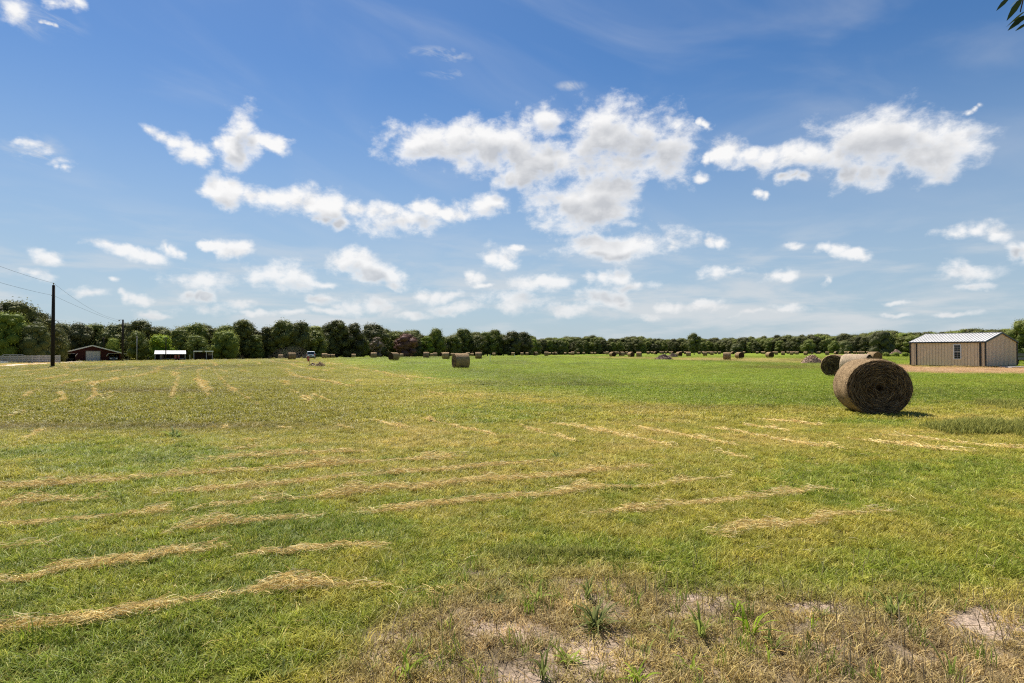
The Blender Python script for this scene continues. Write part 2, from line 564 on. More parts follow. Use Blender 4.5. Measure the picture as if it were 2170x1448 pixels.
def field(X, Y):
    """albedo of the sward and how bare the soil is, as functions of the place in the field"""
    X = np.asarray(X, float); Y = np.asarray(Y, float)
    px, py = photo_xy(X, Y)
    n1 = fbm(X * .35, Y * .35, 4, 21)
    n2 = fbm(X * 1.6, Y * 1.6, 4, 31)
    n3 = fbm(X * 5.5, Y * 5.5, 3, 41)
    nf = fbm(X * .09, Y * .05, 4, 51)
    d = lambda cx, cy, rx, ry: np.exp(-(((px - cx) / rx) ** 2 + ((py - cy) / ry) ** 2))
    # how dry: 0 green, 1 straw
    dry = 0.53 + .09 * smooth(py, 1180, 980) + (n2 - .5) * .75 + (n1 - .5) * .8 + (n3 - .5) * .35
    left = smooth(px, 1000, 500) * smooth(py, 940, 880)
    dry = dry + left * .02
    dry = dry + .22 * d(1300, 935, 700, 45) + .10 * d(400, 800, 600, 45)
    dry = dry - .30 * d(200, 960, 420, 45) - .22 * d(1850, 1040, 400, 60)
    dry = dry - .42 * d(620, 1120, 170, 30) - .50 * d(200, 1400, 330, 60) - .35 * d(0, 1300, 120, 50) - .30 * d(1180, 1172, 160, 30) - .25 * d(1480, 1150, 120, 25)
    dry = dry - .30 * d(1950, 1215, 260, 35) - .25 * d(700, 1350, 170, 60)
    b = np.interp(px, [600, 690, 850, 1050, 1300, 1500, 1750, 2170], [752, 766, 794, 826, 850, 864, 866, 858])
    b = b + (n1 - .5) * 44 + (nf - .5) * 26
    lush = smooth(b - py, -14, 20) * smooth(px, 620, 760)
    lush = np.clip(lush * (0.55 + 0.9 * fbm(X * .22, Y * .12, 4, 61)), 0, 1)
    dry = dry + .22 * np.exp(-((py - b - 18) / 16) ** 2) * smooth(px, 1000, 1300)
    dry = np.clip(dry, 0, 1)
    c = lerp(np.broadcast_to(C_LUSH, X.shape + (3,)), C_GREEN, smooth(dry, .05, .40))
    c = lerp(c, C_OLIVE, smooth(dry, .30, .62))
    c = lerp(c, C_STRAW, smooth(dry, .66, 1.02) * .55)
    c = lerp(c, np.array([0.235, 0.222, 0.017]), left * .9)
    c = lerp(c, np.array([0.200, 0.275, 0.018]), lush * .92)
    # brown streaks across the mown part
    br = .45 * d(60, 906, 420, 9) + .30 * d(420, 905, 330, 10) + .5 * d(330, 829, 220, 5) + .4 * d(600, 803, 120, 3)
    br = br + .6 * d(1670, 779, 110, 3.5) + .35 * d(1250, 816, 300, 3) + .4 * d(1500, 866, 250, 5)
    c = lerp(c, C_BROWN, np.clip(br * (.4 + 1.2 * n1), 0, .8))
    # bare earth: worn strip past the shed, patches underfoot
    sc_ = np.interp(px, [1120, 1300, 1450, 1600, 1740, 1880, 1950, 2170], [755, 758, 761, 763, 767, 778, 783.5, 785])
    sw = np.interp(px, [1120, 1300, 1450, 1600, 1740, 1880, 1950, 2170], [.5, 1.6, 3.2, 5.0, 5.5, 8, 7, 7.5])
    strip = smooth(np.abs(py - sc_ + (nf - .5) * 3.5) / sw, 1.25, .55) * smooth(px, 1120, 1350)
    ns = fbm(X * .10, Y * .30, 4, 71)
    far = strip * np.where(px > 1840, 1.0, np.clip(.45 + 1.3 * (ns - .32), 0, 1))
    bare = np.zeros_like(X)
    trk = smooth(np.abs(py - np.interp(px, TRACK_X, TRACK_Y)), 3.4, 1.8) * smooth(px, 205, 190)
    yb = np.interp(px, [600, 850, 1000, 1400, 1700, 2200], [1490, 1265, 1168, 1172, 1216, 1240])
    near = smooth(py - yb + (n2 - .5) * 150, -10, 110)
    patch = .9 * d(1010, 1215, 60, 14) + .9 * d(1060, 1330, 90, 25) + 1.0 * d(1500, 1275, 90, 35) + .9 * d(1730, 1282, 70, 16) + .8 * d(2080, 1320, 100, 35) + .35 * d(1240, 1400, 160, 50) + .5 * d(1850, 1380, 200, 40) + .5 * d(1120, 1440, 150, 40)
    bare = np.clip(near * (.10 + .9 * (n2 - .36)) + patch * (.50 + 1.9 * (n3 - .40)), 0, 1) * smooth(py, 1120, 1180)
    c = lerp(c, np.array([0.455, 0.330, 0.155]), near * np.clip(.88 - 1.2 * (n2 - .45), .15, .95))
    c = lerp(c, np.array([0.46, 0.31, 0.12]), np.clip(far * 1.0, 0, 1) * .85)
    c = lerp(c, np.array([0.50, 0.31, 0.17]), far * (px > 1700) * smooth(px, 1700, 1860) * .85)
    c = c * (0.80 + 0.4 * n3)[..., None] * (1 - .30 * smooth(nf, .50, .64) * smooth(py, 900, 800))[..., None]
    return c, bare, np.clip(far + 1.3 * trk, 0, 1.3), dry, near


# ------------------------------------------------------------------ ground sheet
def build_ground():
    fr = np.arange(-46, 46.01, 0.16)
    bk = np.arange(50, 311, 6.0)
    ang = np.radians(np.concatenate([fr, bk]))
    rad = np.concatenate([[0.02, 0.5], np.geomspace(1.0, 6000, 520)])
    A, Rr = np.meshgrid(ang, rad)
    X, Y = np.sin(A) * Rr, np.cos(A) * Rr
    Z = terrain(X, Y)
    c, bare, far, dry, near = field(X, Y)
    shaded_thatch = lerp(c * 0.32, np.array([0.11, 0.082, 0.030]), np.full(X.shape, .35))  # thatch colour, darkened to paint the shade between the near blades
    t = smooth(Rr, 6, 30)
    g = lerp(shaded_thatch, c * 0.78, t)
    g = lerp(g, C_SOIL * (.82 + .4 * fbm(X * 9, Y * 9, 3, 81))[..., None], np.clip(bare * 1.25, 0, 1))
    na, nr = len(ang), len(rad)
    idx = np.arange(na * nr).reshape(nr, na)
    nx = np.roll(idx, -1, 1)
    Q = np.stack([idx[:-1], nx[:-1], nx[1:], idx[1:]], -1).reshape(-1, 4)[:, ::-1]
    col = np.concatenate([g, np.ones(g.shape[:2] + (1,))], -1)
    m = bpy.data.materials.new("field_ground")
    m.use_nodes = True
    nt = m.node_tree
    b = nt.nodes['Principled BSDF']
    b.inputs['Roughness'].default_value = 0.95
    b.inputs['Specular IOR Level'].default_value = 0.1
    ca = N(nt, 'ShaderNodeAttribute', attribute_name='col').outputs['Color']
    pos = N(nt, 'ShaderNodeNewGeometry').outputs['Position']
    na_ = NOISE(nt, pos, 38.0, 5, 0.7).outputs['Fac']
    nb_ = NOISE(nt, pos, 1.7, 6, 0.65).outputs['Fac']
    k = M_(nt, 'MULTIPLY', SS(nt, na_, 0.25, 0.75, 0.45, 1.5), SS(nt, nb_, 0.25, 0.75, 0.62, 1.38))
    sc_ = VM(nt, 'SCALE', ca)
    nt.links.new(k, sc_.inputs['Scale'])
    nt.links.new(sc_.outputs[0], b.inputs['Base Color'])
    bp = N(nt, 'ShaderNodeBump', ins={0: 0.8, 1: 0.03})
    nt.links.new(M_(nt, 'ADD', na_, M_(nt, 'MULTIPLY', nb_, 2.0)), bp.inputs['Height'])
    nt.links.new(bp.outputs[0], b.inputs['Normal'])
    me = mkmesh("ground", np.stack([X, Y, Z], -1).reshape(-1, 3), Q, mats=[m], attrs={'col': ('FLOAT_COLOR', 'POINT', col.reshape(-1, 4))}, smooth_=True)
    tag(link("ground", me), "wide mown hay field with green and straw coloured grass and bare patches", "field", kind='structure')


build_ground()


# ------------------------------------------------------------------ grass: tufts of bent blades
def tuft(name, n, rad, h0, h1, w, lean, material, curl=0.6):
    a = rng.uniform(0, 6.283, n); r = rad * np.sqrt(rng.uniform(0, 1, n))
    base = np.stack([r * np.cos(a), r * np.sin(a), np.full(n, -0.004)], -1)
    dirn = rng.uniform(0, 6.283, n)
    H = rng.uniform(h0, h1, n)
    L = np.abs(rng.normal(lean, lean * .5, n)) * H
    d = np.stack([np.cos(dirn), np.sin(dirn), np.zeros(n)], -1)
    up = np.array([0, 0, 1.0])
    t = np.array([0, .4, .75, 1.0])
    droop = rng.uniform(0, curl, n)
    P = base[:, None] + d[:, None] * (L[:, None] * t ** 1.6)[..., None] + up * (H[:, None] * (t - droop[:, None] * t ** 3 * .8))[..., None]
    W = np.array([1.0, .95, .65, .08])[None] * (w * rng.uniform(.7, 1.3, n))[:, None]
    sa = dirn + np.pi / 2 + rng.normal(0, .5, n)
    S = np.stack([np.cos(sa), np.sin(sa), np.zeros(n)], -1)
    V, Q = ribbons(P, W, S)
    v = np.repeat(rng.uniform(0, 1, n), 8)
    me = mkmesh(name, V, Q, mats=[material], attrs={'v': ('FLOAT', 'POINT', v)})
    return bpy.data.objects.new(name, me)      # not linked to the scene: only instanced


M_blade = leafy("grass_blade", None, None, trans=0.38, attr='tint', attr_type='INSTANCER', rough=0.5, straw=.38, spec=.2)


def scatter_object(name, protos, P, ROT, SCL, IDX, TINT, label, cat):
    """one object of kind stuff: proto clumps instanced on points"""
    colr = bpy.data.collections.new(name + "_clumps")
    for i, o in enumerate(protos):
        o.name = "%s_%02d" % (o.name, i)
        colr.objects.link(o)
    me = mkmesh(name, P, attrs={'rot': ('FLOAT_VECTOR', 'POINT', ROT), 'scl': ('FLOAT_VECTOR', 'POINT', SCL), 'idx': ('INT', 'POINT', IDX),
                                'tint': ('FLOAT_COLOR', 'POINT', np.concatenate([TINT, np.ones((len(TINT), 1))], -1))})
    o = link(name, me)
    g = bpy.data.node_groups.new(name + "_scatter", 'GeometryNodeTree')
    g.interface.new_socket("Geometry", in_out='INPUT', socket_type='NodeSocketGeometry')
    g.interface.new_socket("Geometry", in_out='OUTPUT', socket_type='NodeSocketGeometry')
    gi, go = N(g, 'NodeGroupInput'), N(g, 'NodeGroupOutput')
    ci = N(g, 'GeometryNodeCollectionInfo')
    ci.inputs['Collection'].default_value = colr
    ci.inputs['Separate Children'].default_value = True
    ci.inputs['Reset Children'].default_value = True
    iop = N(g, 'GeometryNodeInstanceOnPoints')
    g.links.new(gi.outputs[0], iop.inputs['Points'])
    g.links.new(ci.outputs[0], iop.inputs['Instance'])
    iop.inputs['Pick Instance'].default_value = True
    for nm, typ, sock in (('idx', 'INT', 'Instance Index'), ('rot', 'FLOAT_VECTOR', 'Rotation'), ('scl', 'FLOAT_VECTOR', 'Scale')):
        na = N(g, 'GeometryNodeInputNamedAttribute', data_type=typ)
        na.inputs[0].default_value = nm
        g.links.new(na.outputs[0], iop.inputs[sock])
    g.links.new(iop.outputs[0], go.inputs[0])
    md = o.modifiers.new("scatter", 'NODES')
    md.node_group = g
    tag(o, label, cat, kind='stuff')
    return o


def build_grass():
    protos = []
    for k in range(5):
        protos.append(tuft("turf_a", 42, 0.075, 0.025, 0.060, 0.0042, 1.1, M_blade))     # 0-4 short turf
    for k in range(3):
        protos.append(tuft("turf_b", 16, 0.05, 0.06, 0.13, 0.0045, 0.45, M_blade, .3))   # 5-7 standing blades
    for k in range(4):
        protos.append(tuft("turf_c", 55, 0.16, 0.035, 0.075, 0.010, 1.0, M_blade))       # 8-11 coarse, for farther off
    for k in range(3):
        protos.append(tuft("turf_d", 150, 0.60, 0.025, 0.065, 0.014, 1.5, M_blade))         # 12-14 far
    P, RO, SC, IX, TI = [], [], [], [], []

    def band(y0, y1, n, kinds, s0, s1, zs=1.0, thin=None):
        Y = np.sqrt(rng.uniform(0, 1, n) * (y1 ** 2 - y0 ** 2) + y0 ** 2)
        X = (Y * .98 + 2.2) * rng.uniform(-1, 1, n)
        c, bare, far, dry, near = field(X, Y)
        keep = rng.uniform(0, 1, n) > np.clip(bare * 1.15, 0, .93)
        keep &= rng.uniform(0, 1, n) > far * .8
        if thin is not None:
            keep &= rng.uniform(0, 1, n) < thin(X, Y, dry, near)
        X, Y, c = X[keep], Y[keep], c[keep]
        n = len(X)
        s = rng.uniform(s0, s1, n)
        P.append(np.stack([X, Y, terrain(X, Y)], -1))
        RO.append(np.stack([rng.normal(0, .12, n), rng.normal(0, .12, n), rng.uniform(0, 6.283, n)], -1))
        SC.append(np.stack([s, s, s * zs * rng.uniform(.7, 1.3, n)], -1))
        IX.append(rng.choice(kinds, n))
        j = rng.normal(0, 1, (n, 1))
        tint = c * (1 + .16 * j) + np.where(rng.uniform(0, 1, (n, 1)) < .16, 1, 0) * np.array([.16, .10, .03]) * (1 if y0 < 12 else .35)
        if kinds[0] == 5:         # fresh shoots among the dead grass
            near = near[keep]
            tint = np.where(((near > .25) & (rng.uniform(0, 1, n) < .7))[:, None], np.array([.20, .29, .03]) * rng.uniform(.6, 1.2, (n, 1)), tint)
        TI.append(np.clip(tint, .01, .9))
    band(1.2, 7.0, 23500, [0, 1, 2, 3, 4], .8, 1.25)
    band(7.0, 14.0, 28500, [0, 1, 2, 3, 4], 1.1, 1.7, .8)
    band(14, 30, 26000, [8, 9, 10, 11], .9, 1.5, .8)
    band(30, 70, 26000, [12, 13, 14], .8, 1.3, .6)
    band(70, 190, 26000, [12, 13, 14], 1.3, 2.2, .40)
    # taller blades standing here and there in the green patches, stubble on the worn ground
    band(2.0, 14.0, 19500, [5, 6, 7], .6, 1.25, 1.0, lambda X, Y, dry, near: np.clip((.55 - dry) * 1.2, 0, .5) * smooth(vnoise(X * 1.1, Y * 1.1, 5), .45, .8) + near * .75)
    scatter_object("field_grass", protos, *(np.concatenate(a) for a in (P, RO, SC, IX, TI)), "short mown grass covering the hay field, green to straw coloured", "grass")


build_grass()

# ------------------------------------------------------------------ hay left in rows by the rake
M_straw = leafy("dry_hay", None, None, trans=0.25, attr='tint', attr_type='GEOMETRY', rough=0.7)

ROWS = [  # photograph points of the ridge lines, width (m), height (m), strands per metre
    ([(-420, 1392), (-200, 1366), (-60, 1350), (60, 1342), (110, 1335), (210, 1318), (330, 1300), (420, 1280), (500, 1272), (560, 1260), (640, 1252), (760, 1245), (830, 1246)], .15, .065, 400),
    ([(-420, 1290), (-200, 1262), (-60, 1246), (60, 1238), (150, 1213), (215, 1208), (300, 1195), (360, 1180), (430, 1176), (485, 1171)], .17, .075, 460),
    ([(500, 1188), (560, 1178), (640, 1168), (720, 1164), (820, 1160)], .22, .03, 260),
    ([(-420, 1062), (-80, 1042), (0, 1037), (90, 1033), (166, 1029), (275, 1022), (372, 1014), (481, 1005), (560, 1002), (640, 996), (720, 990), (820, 980), (900, 978), (985, 975)], .26, .07, 300),
    ([(-420, 1128), (-80, 1090), (0, 1080), (60, 1071), (149, 1066), (229, 1060)], .22, .07, 320),
    ([(325, 1054), (431, 1045), (564, 1034), (664, 1025), (733, 1017), (846, 1007), (952, 1000), (1085, 987), (1168, 981)], .22, .06, 280),
    ([(388, 1092), (425, 1082), (498, 1073), (581, 1067), (664, 1060), (720, 1057), (816, 1040), (879, 1042), (969, 1027), (1052, 1024), (1118, 1019), (1218, 1009), (1317, 999), (1412, 990)], .22, .075, 330),
    ([(760, 1092), (880, 1082), (912, 1077), (1012, 1067), (1118, 1057), (1184, 1052), (1284, 1040), (1340, 1038), (1440, 1028), (1494, 1021), (1550, 1020)], .20, .07, 330),
    ([(-360, 1150), (-60, 1124), (0, 1119), (83, 1117), (139, 1109), (186, 1107), (232, 1101), (305, 1095), (360, 1090)], .20, .055, 320),
    ([(348, 1138), (425, 1124), (464, 1116), (508, 1115), (544, 1109), (630, 1103), (680, 1098)], .18, .06, 320),
    ([(1380, 1078), (1480, 1069), (1551, 1064), (1615, 1056), (1655, 1051), (1716, 1044), (1770, 1042)], .20, .05, 260),
    ([(1500, 1142), (1568, 1131), (1601, 1126), (1662, 1124), (1702, 1114), (1760, 1104), (1827, 1096), (1891, 1090)], .22, .055, 320),
    ([(1240, 1095), (1317, 1088), (1350, 1084), (1400, 1080), (1433, 1071)], .20, .05, 280),
    ([(410, 983), (498, 974), (581, 969), (620, 967), (663, 964), (720, 961), (808, 962)], .25, .05, 210),
    ([(470, 957), (500, 955), (550, 951)], .3, .05, 200),
    ([(0, 1170), (50, 1163), (120, 1160)], .2, .03, 160), ([(700, 1165), (820, 1163)], .25, .03, 200), ([(850, 1250), (1000, 1262)], .3, .02, 120),
    ([(796, 893), (829, 904), (863, 912)], .28, .05, 200), ([(900, 890), (952, 905), (985, 912), (1052, 925)], .28, .055, 210),
    ([(1108, 908), (1151, 921), (1201, 934), (1224, 939)], .25, .05, 200), ([(1170, 900), (1251, 914), (1317, 929), (1383, 942), (1440, 952)], .25, .05, 210),
    ([(1334, 906), (1383, 916), (1440, 926), (1507, 938), (1568, 948)], .25, .055, 220), ([(1490, 909), (1575, 921), (1659, 937), (1709, 945), (1803, 958)], .25, .055, 220),
    ([(1575, 903), (1642, 911), (1680, 917)], .32, .07, 240), ([(1797, 933), (1877, 943), (1904, 945), (1961, 953), (2012, 957), (2072, 962)], .28, .08, 260),
    ([(1860, 925), (1945, 930), (2012, 940), (2113, 952), (2230, 958)], .28, .05, 200), ([(1591, 889), (1692, 898), (1743, 905)], .3, .045, 170),
    ([(1514, 962), (1551, 967), (1591, 977)], .25, .05, 180), ([(40, 850), (61, 838), (66, 834)], .5, .06, 110), ([(110, 856), (136, 850), (130, 833)], .45, .06, 130),
    ([(186, 852), (202, 840), (199, 824)], .4, .06, 130), ([(364, 846), (370, 826), (377, 800)], .35, .05, 100), ([(441, 842), (431, 822), (420, 802), (419, 788)], .38, .05, 100),
    ([(548, 862), (498, 831), (478, 812), (455, 790), (451, 778)], .28, .04, 60), ([(470, 906), (480, 911)], .4, .05, 160), ([(590, 908), (612, 913)], .35, .05, 160),
    ([(720, 905), (745, 913)], .35, .05, 140), ([(510, 935), (540, 938)], .35, .05, 140), ([(660, 838), (700, 852)], .3, .04, 90), ([(30, 945), (90, 918), (100, 912)], .35, .04, 90),
]


def polyline(pts, step):
    pts = np.asarray(pts, float)
    seg = np.linalg.norm(np.diff(pts[:, :2], axis=0), axis=1)
    s = np.concatenate([[0], np.cumsum(seg)])
    n = max(3, int(s[-1] / step))
    t = np.linspace(0, s[-1], n)
    return np.stack([np.interp(t, s, pts[:, 0]), np.interp(t, s, pts[:, 1])], -1), t, s[-1]


def strands(cx, cy, lift, n_len, wid, col, flat=1.0, along=None):
    n = len(cx)
    a = rng.uniform(0, 6.283, n) if along is None else along + rng.normal(0, .75, n)
    L = rng.uniform(.5, 1.3, n) * n_len
    el = rng.normal(0, .22, n) * flat
    d = np.stack([np.cos(a) * np.cos(el), np.sin(a) * np.cos(el), np.sin(el)], -1)
    bend = np.stack([-np.sin(a), np.cos(a), np.zeros(n)], -1) * (rng.normal(0, .25, n) * L)[:, None]
    z0 = terrain(cx, cy) + np.maximum(lift, .006)
    C = np.stack([cx, cy, z0], -1)
    P = np.stack([C - d * L[:, None] / 2, C + bend * .5 + np.array([0, 0, .008]), C + d * L[:, None] / 2], 1)
    P[:, :, 2] = np.maximum(P[:, :, 2], terrain(P[:, :, 0], P[:, :, 1]) + .004)
    W = np.array([.8, 1, .5])[None] * (wid * rng.uniform(.6, 1.3, n))[:, None]
    S = np.stack([-np.sin(a) * .6, np.cos(a) * .6, rng.uniform(.3, 1, n)], -1)
    S /= np.linalg.norm(S, axis=1)[:, None]
    V, Q = ribbons(P, W, S)
    return V, Q, np.repeat(col, 6, 0)


HAY_A, HAY_B, HAY_C = np.array([0.86, 0.64, 0.24]), np.array([0.56, 0.37, 0.12]), np.array([0.95, 0.79, 0.40])


def hay_colour(n, fresh=0.5):
    t = rng.uniform(0, 1, (n, 1))
    return np.where(t < .3, HAY_B, np.where(t < .75, HAY_A, HAY_C)) * rng.uniform(.75, 1.15, (n, 1))


def build_rows():
    Vs, Qs, Cs = [], [], []
    off = 0

    def push(V, Q, C):
        nonlocal off
        Vs.append(V); Qs.append(Q + off); Cs.append(C)
        off += len(V)
    for ri, (pts, w, h, dens) in enumerate(ROWS):
        g = [ground(*p) for p in pts]
        line, t, ln = polyline(g, .02)
        dist = np.hypot(line[:, 0], line[:, 1]).mean()
        m = fbm(t * .9, t * 0 + ri * 7.7, 3, 91)
        cl = smooth(m, .30, .55)                      # clumps and gaps along the row
        cp = smooth(fbm(t * 2.3, t * 0 + ri * 3.1, 3, 93), .48, .74)
        ends = smooth(t, 0, .5) * smooth(ln - t, 0, .5)
        amp = (.26 + .55 * cl + .35 * cp) * (.3 + .7 * ends)
        n = int(ln * dens * (1.35 if ri < 14 else .85))
        i = rng.choice(len(line), n, p=amp / amp.sum())
        hh, ww = h * (.45 + .4 * cl[i] + .9 * cp[i]), w * (.34 + .22 * cp[i])
        d = np.gradient(line, axis=0); d /= np.linalg.norm(d, axis=1)[:, None] + 1e-9
        u = rng.normal(0, .27, n)
        wig = (fbm(t * 1.7, t * 0 + ri, 3, 97) - .5) * .20
        cx = line[i, 0] - d[i, 1] * (u * ww + wig[i]) + rng.normal(0, .008, n)
        cy = line[i, 1] + d[i, 0] * (u * ww + wig[i]) + rng.normal(0, .02, n)
        lift = .020 + 1.25 * hh * np.exp(-(u / .45) ** 2) * rng.uniform(.1, 1, n)
        k = max(1.0, dist / 7.0)
        push(*strands(cx, cy, lift, .115, .0042 * min(k, 2.4), hay_colour(n), 1.0, np.arctan2(d[i, 1], d[i, 0])))
    # the same rows seen far off: parallel lines running away over the mown left part of the field
    for row in range(34):
        x0 = -46 + row * 2.35
        y = np.arange(15, 118, .1)
        ang = -0.50 + .02 * math.sin(row)
        X = x0 + ang * (y - 15) + .5 * np.sin(y * .21 + row * 2.1) + (fbm(y * .35, y * 0 + row, 3, 19) - .5) * 1.2
        px, py = photo_xy(X, y)
        m = fbm(y * .16, y * 0 + row * 3.3, 4, 23)
        ok = smooth(m, .44, .66) * (px > -60) * (px < 1020) * smooth(py, 762, 770) * (1 - smooth(px, 560, 1020) * .6)
        ok = ok * smooth(py, 905, 850) * (py > np.interp(px, [600, 690, 850, 1100], [752, 766, 794, 826]))
        if ok.sum() < 5:
            continue
        n = int(ok.sum() * 9)
        i = rng.choice(len(y), n, p=ok / ok.sum())
        cx, cy = X[i] + rng.normal(0, .075, n), y[i] + rng.normal(0, .1, n)
        k = cy / 8.0
        push(*strands(cx, cy, rng.uniform(.02, .09, n), .30, .020, hay_colour(n)))
    # loose straw and dead blades everywhere, more on the worn ground
    n = 26000
    Y = np.sqrt(rng.uniform(0, 1, n) * (13 ** 2 - 1.8 ** 2) + 1.8 ** 2)
    X = Y * rng.uniform(-.97, .97, n)
    c, bare, far, dry, near = field(X, Y)
    keep = rng.uniform(0, 1, n) < np.clip(.10 + dry * .4 + near * .6, 0, 1)
    X, Y, near = X[keep], Y[keep], near[keep]
    n = len(X)
    col = hay_colour(n) * np.where(near[:, None] > .3, np.array([.72, .62, .58]) * rng.uniform(.35, 1.1, (n, 1)), 1.0)
    push(*strands(X, Y, rng.uniform(.01, .05, n), .10, .0032, col, 1.3))
    V, Q, C = np.concatenate(Vs), np.concatenate(Qs), np.concatenate(Cs)
    me = mkmesh("cut_hay", V, Q, mats=[M_straw], attrs={'tint': ('FLOAT_COLOR', 'POINT', np.concatenate([C, np.ones((len(C), 1))], -1)),
                                                      'v': ('FLOAT', 'POINT', np.full(len(C), .5))})
    tag(link("cut_hay", me), "dry straw coloured hay lying in thin rows and loose wisps on the mown grass", "cut hay", kind='stuff')


build_rows()

# ------------------------------------------------------------------ round bales


def bale_material(name, c0, c1, face):
    m = bpy.data.materials.new(name)
    m.use_nodes = True
    nt = m.node_tree
    b = nt.nodes['Principled BSDF']
    b.inputs['Roughness'].default_value = 0.9
    b.inputs['Specular IOR Level'].default_value = 0.12
    tc = N(nt, 'ShaderNodeTexCoord').outputs['Object']
    s = N(nt, 'ShaderNodeSeparateXYZ', ins={0: tc})
    r = M_(nt, 'SQRT', M_(nt, 'ADD', M_(nt, 'MULTIPLY', s.outputs[1], s.outputs[1]), M_(nt, 'MULTIPLY', s.outputs[2], s.outputs[2])))
    a = M_(nt, 'ARCTAN2', s.outputs[2], s.outputs[1])
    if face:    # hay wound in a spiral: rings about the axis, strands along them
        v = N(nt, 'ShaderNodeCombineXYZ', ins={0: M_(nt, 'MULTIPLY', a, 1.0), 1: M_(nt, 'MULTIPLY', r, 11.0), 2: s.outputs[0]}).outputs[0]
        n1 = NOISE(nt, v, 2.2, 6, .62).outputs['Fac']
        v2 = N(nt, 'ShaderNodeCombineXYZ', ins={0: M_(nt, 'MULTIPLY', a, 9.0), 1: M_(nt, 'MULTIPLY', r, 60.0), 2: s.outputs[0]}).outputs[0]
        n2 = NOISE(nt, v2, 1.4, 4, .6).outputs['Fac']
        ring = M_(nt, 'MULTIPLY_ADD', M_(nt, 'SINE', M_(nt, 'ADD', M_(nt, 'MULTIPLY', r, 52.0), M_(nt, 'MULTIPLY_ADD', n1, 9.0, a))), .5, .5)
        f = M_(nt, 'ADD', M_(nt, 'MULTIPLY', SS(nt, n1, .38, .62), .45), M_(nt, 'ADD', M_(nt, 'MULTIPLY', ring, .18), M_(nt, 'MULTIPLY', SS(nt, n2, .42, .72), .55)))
    else:       # net wrap: fine bands round the bale over matted hay
        v = N(nt, 'ShaderNodeCombineXYZ', ins={0: M_(nt, 'MULTIPLY', s.outputs[0], 24.0), 1: M_(nt, 'MULTIPLY', a, 3.0), 2: r}).outputs[0]
        n1 = NOISE(nt, v, 1.4, 5, .6).outputs['Fac']
        n2 = NOISE(nt, tc, 34.0, 4, .65).outputs['Fac']
        n3 = NOISE(nt, tc, 2.6, 4, .55).outputs['Fac']
        f = M_(nt, 'ADD', M_(nt, 'MULTIPLY', SS(nt, n1, .35, .65), .3), M_(nt, 'ADD', M_(nt, 'MULTIPLY', SS(nt, n2, .35, .65), .4), M_(nt, 'MULTIPLY', SS(nt, n3, .3, .7), .3)))
    rd = N(nt, 'ShaderNodeObjectInfo').outputs['Random']
    c = MIX(nt, f, c0, c1)
    c = N(nt, 'ShaderNodeHueSaturation', ins={0: .5, 1: 1.0, 2: M_(nt, 'MULTIPLY_ADD', rd, .35, .82), 3: 1.0, 4: c}).outputs[0]
    nt.links.new(c, b.inputs['Base Color'])
    bp = N(nt, 'ShaderNodeBump', ins={0: .9, 1: .03})
    nt.links.new(f, bp.inputs['Height'])
    nt.links.new(bp.outputs[0], b.inputs['Normal'])
    return m


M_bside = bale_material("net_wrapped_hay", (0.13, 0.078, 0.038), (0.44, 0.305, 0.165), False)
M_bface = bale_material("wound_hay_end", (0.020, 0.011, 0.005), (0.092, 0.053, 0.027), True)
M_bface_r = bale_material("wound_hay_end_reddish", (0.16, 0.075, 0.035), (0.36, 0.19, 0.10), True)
M_fuzz = leafy("loose_bale_strand", (0.04, 0.024, 0.012), (0.50, 0.34, 0.19), trans=.15)
BR, BL = 0.75, 1.35


def bale_radius(a, x, seed, sag=1.06):
    """squashed by its own weight: wider than tall, flat underneath"""
    u, w = np.cos(a), np.sin(a)
    r = BR * (1 + (sag - 1) * u ** 2 - .0 * w)
    r = r * (1 + .022 * (fbm(a * 2.2 + 9, x * 2.5 + seed, 3, seed) - .5) * 2)
    edge = np.clip((np.abs(x) - (BL / 2 - .09)) / .09, 0, 1)
    r = r * (1 - .055 * edge ** 2)
    z = np.where(w < 0, np.maximum(r * w, -BR * .965), r * w)
    return r * u, z


def bale_side(seed, na=72, nx=18):
    x = np.linspace(-BL / 2, BL / 2, nx)
    a = np.linspace(0, 2 * np.pi, na, endpoint=False)
    A, X = np.meshgrid(a, x)
    s = np.abs((A + np.pi) % (2 * np.pi) - np.pi)
    y, z = bale_radius(A, X, seed)
    z = z + BR * .965
    V = np.stack([X, y, z - BR * .965], -1).reshape(-1, 3)
    i = np.arange(nx * na).reshape(nx, na)
    Q = np.stack([i[:-1], np.roll(i, -1, 1)[:-1], np.roll(i, -1, 1)[1:], i[1:]], -1).reshape(-1, 4)
    return V, Q


def bale_end(seed, sgn, na=72, nr=16, depth=.035):
    a = np.linspace(0, 2 * np.pi, na, endpoint=False)
    t = np.linspace(0.02, 1, nr)
    A, T = np.meshgrid(a, t)
    y, z = bale_radius(A, np.full_like(A, BL / 2), seed)
    sp = 0.9 * np.sin(T * 39 + A + 7 * fbm(A * 1.5, T * 4, 3, seed)) * .35 + (fbm(A * 4, T * 16, 3, seed + 3) - .5) * 1.4
    x = BL / 2 + depth * (sp * (T < .99) + .6 * (1 - T ** 2)) * (1 - (T > .985))
    V = np.stack([x * sgn, y * T, z * T], -1).reshape(-1, 3)
    i = np.arange(nr * na).reshape(nr, na)
    Q = np.stack([i[:-1], np.roll(i, -1, 1)[:-1], np.roll(i, -1, 1)[1:], i[1:]], -1).reshape(-1, 4)
    if sgn > 0:
        Q = Q[:, ::-1]
    V = np.concatenate([V, [[(BL / 2 + depth * .6) * sgn, 0, 0]]])
    c = len(V) - 1
    T3 = np.stack([np.arange(na), np.roll(np.arange(na), -1), np.full(na, c)], -1)
    if sgn < 0:
        T3 = T3[:, ::-1]
    return V, Q, T3[:, ::-1]


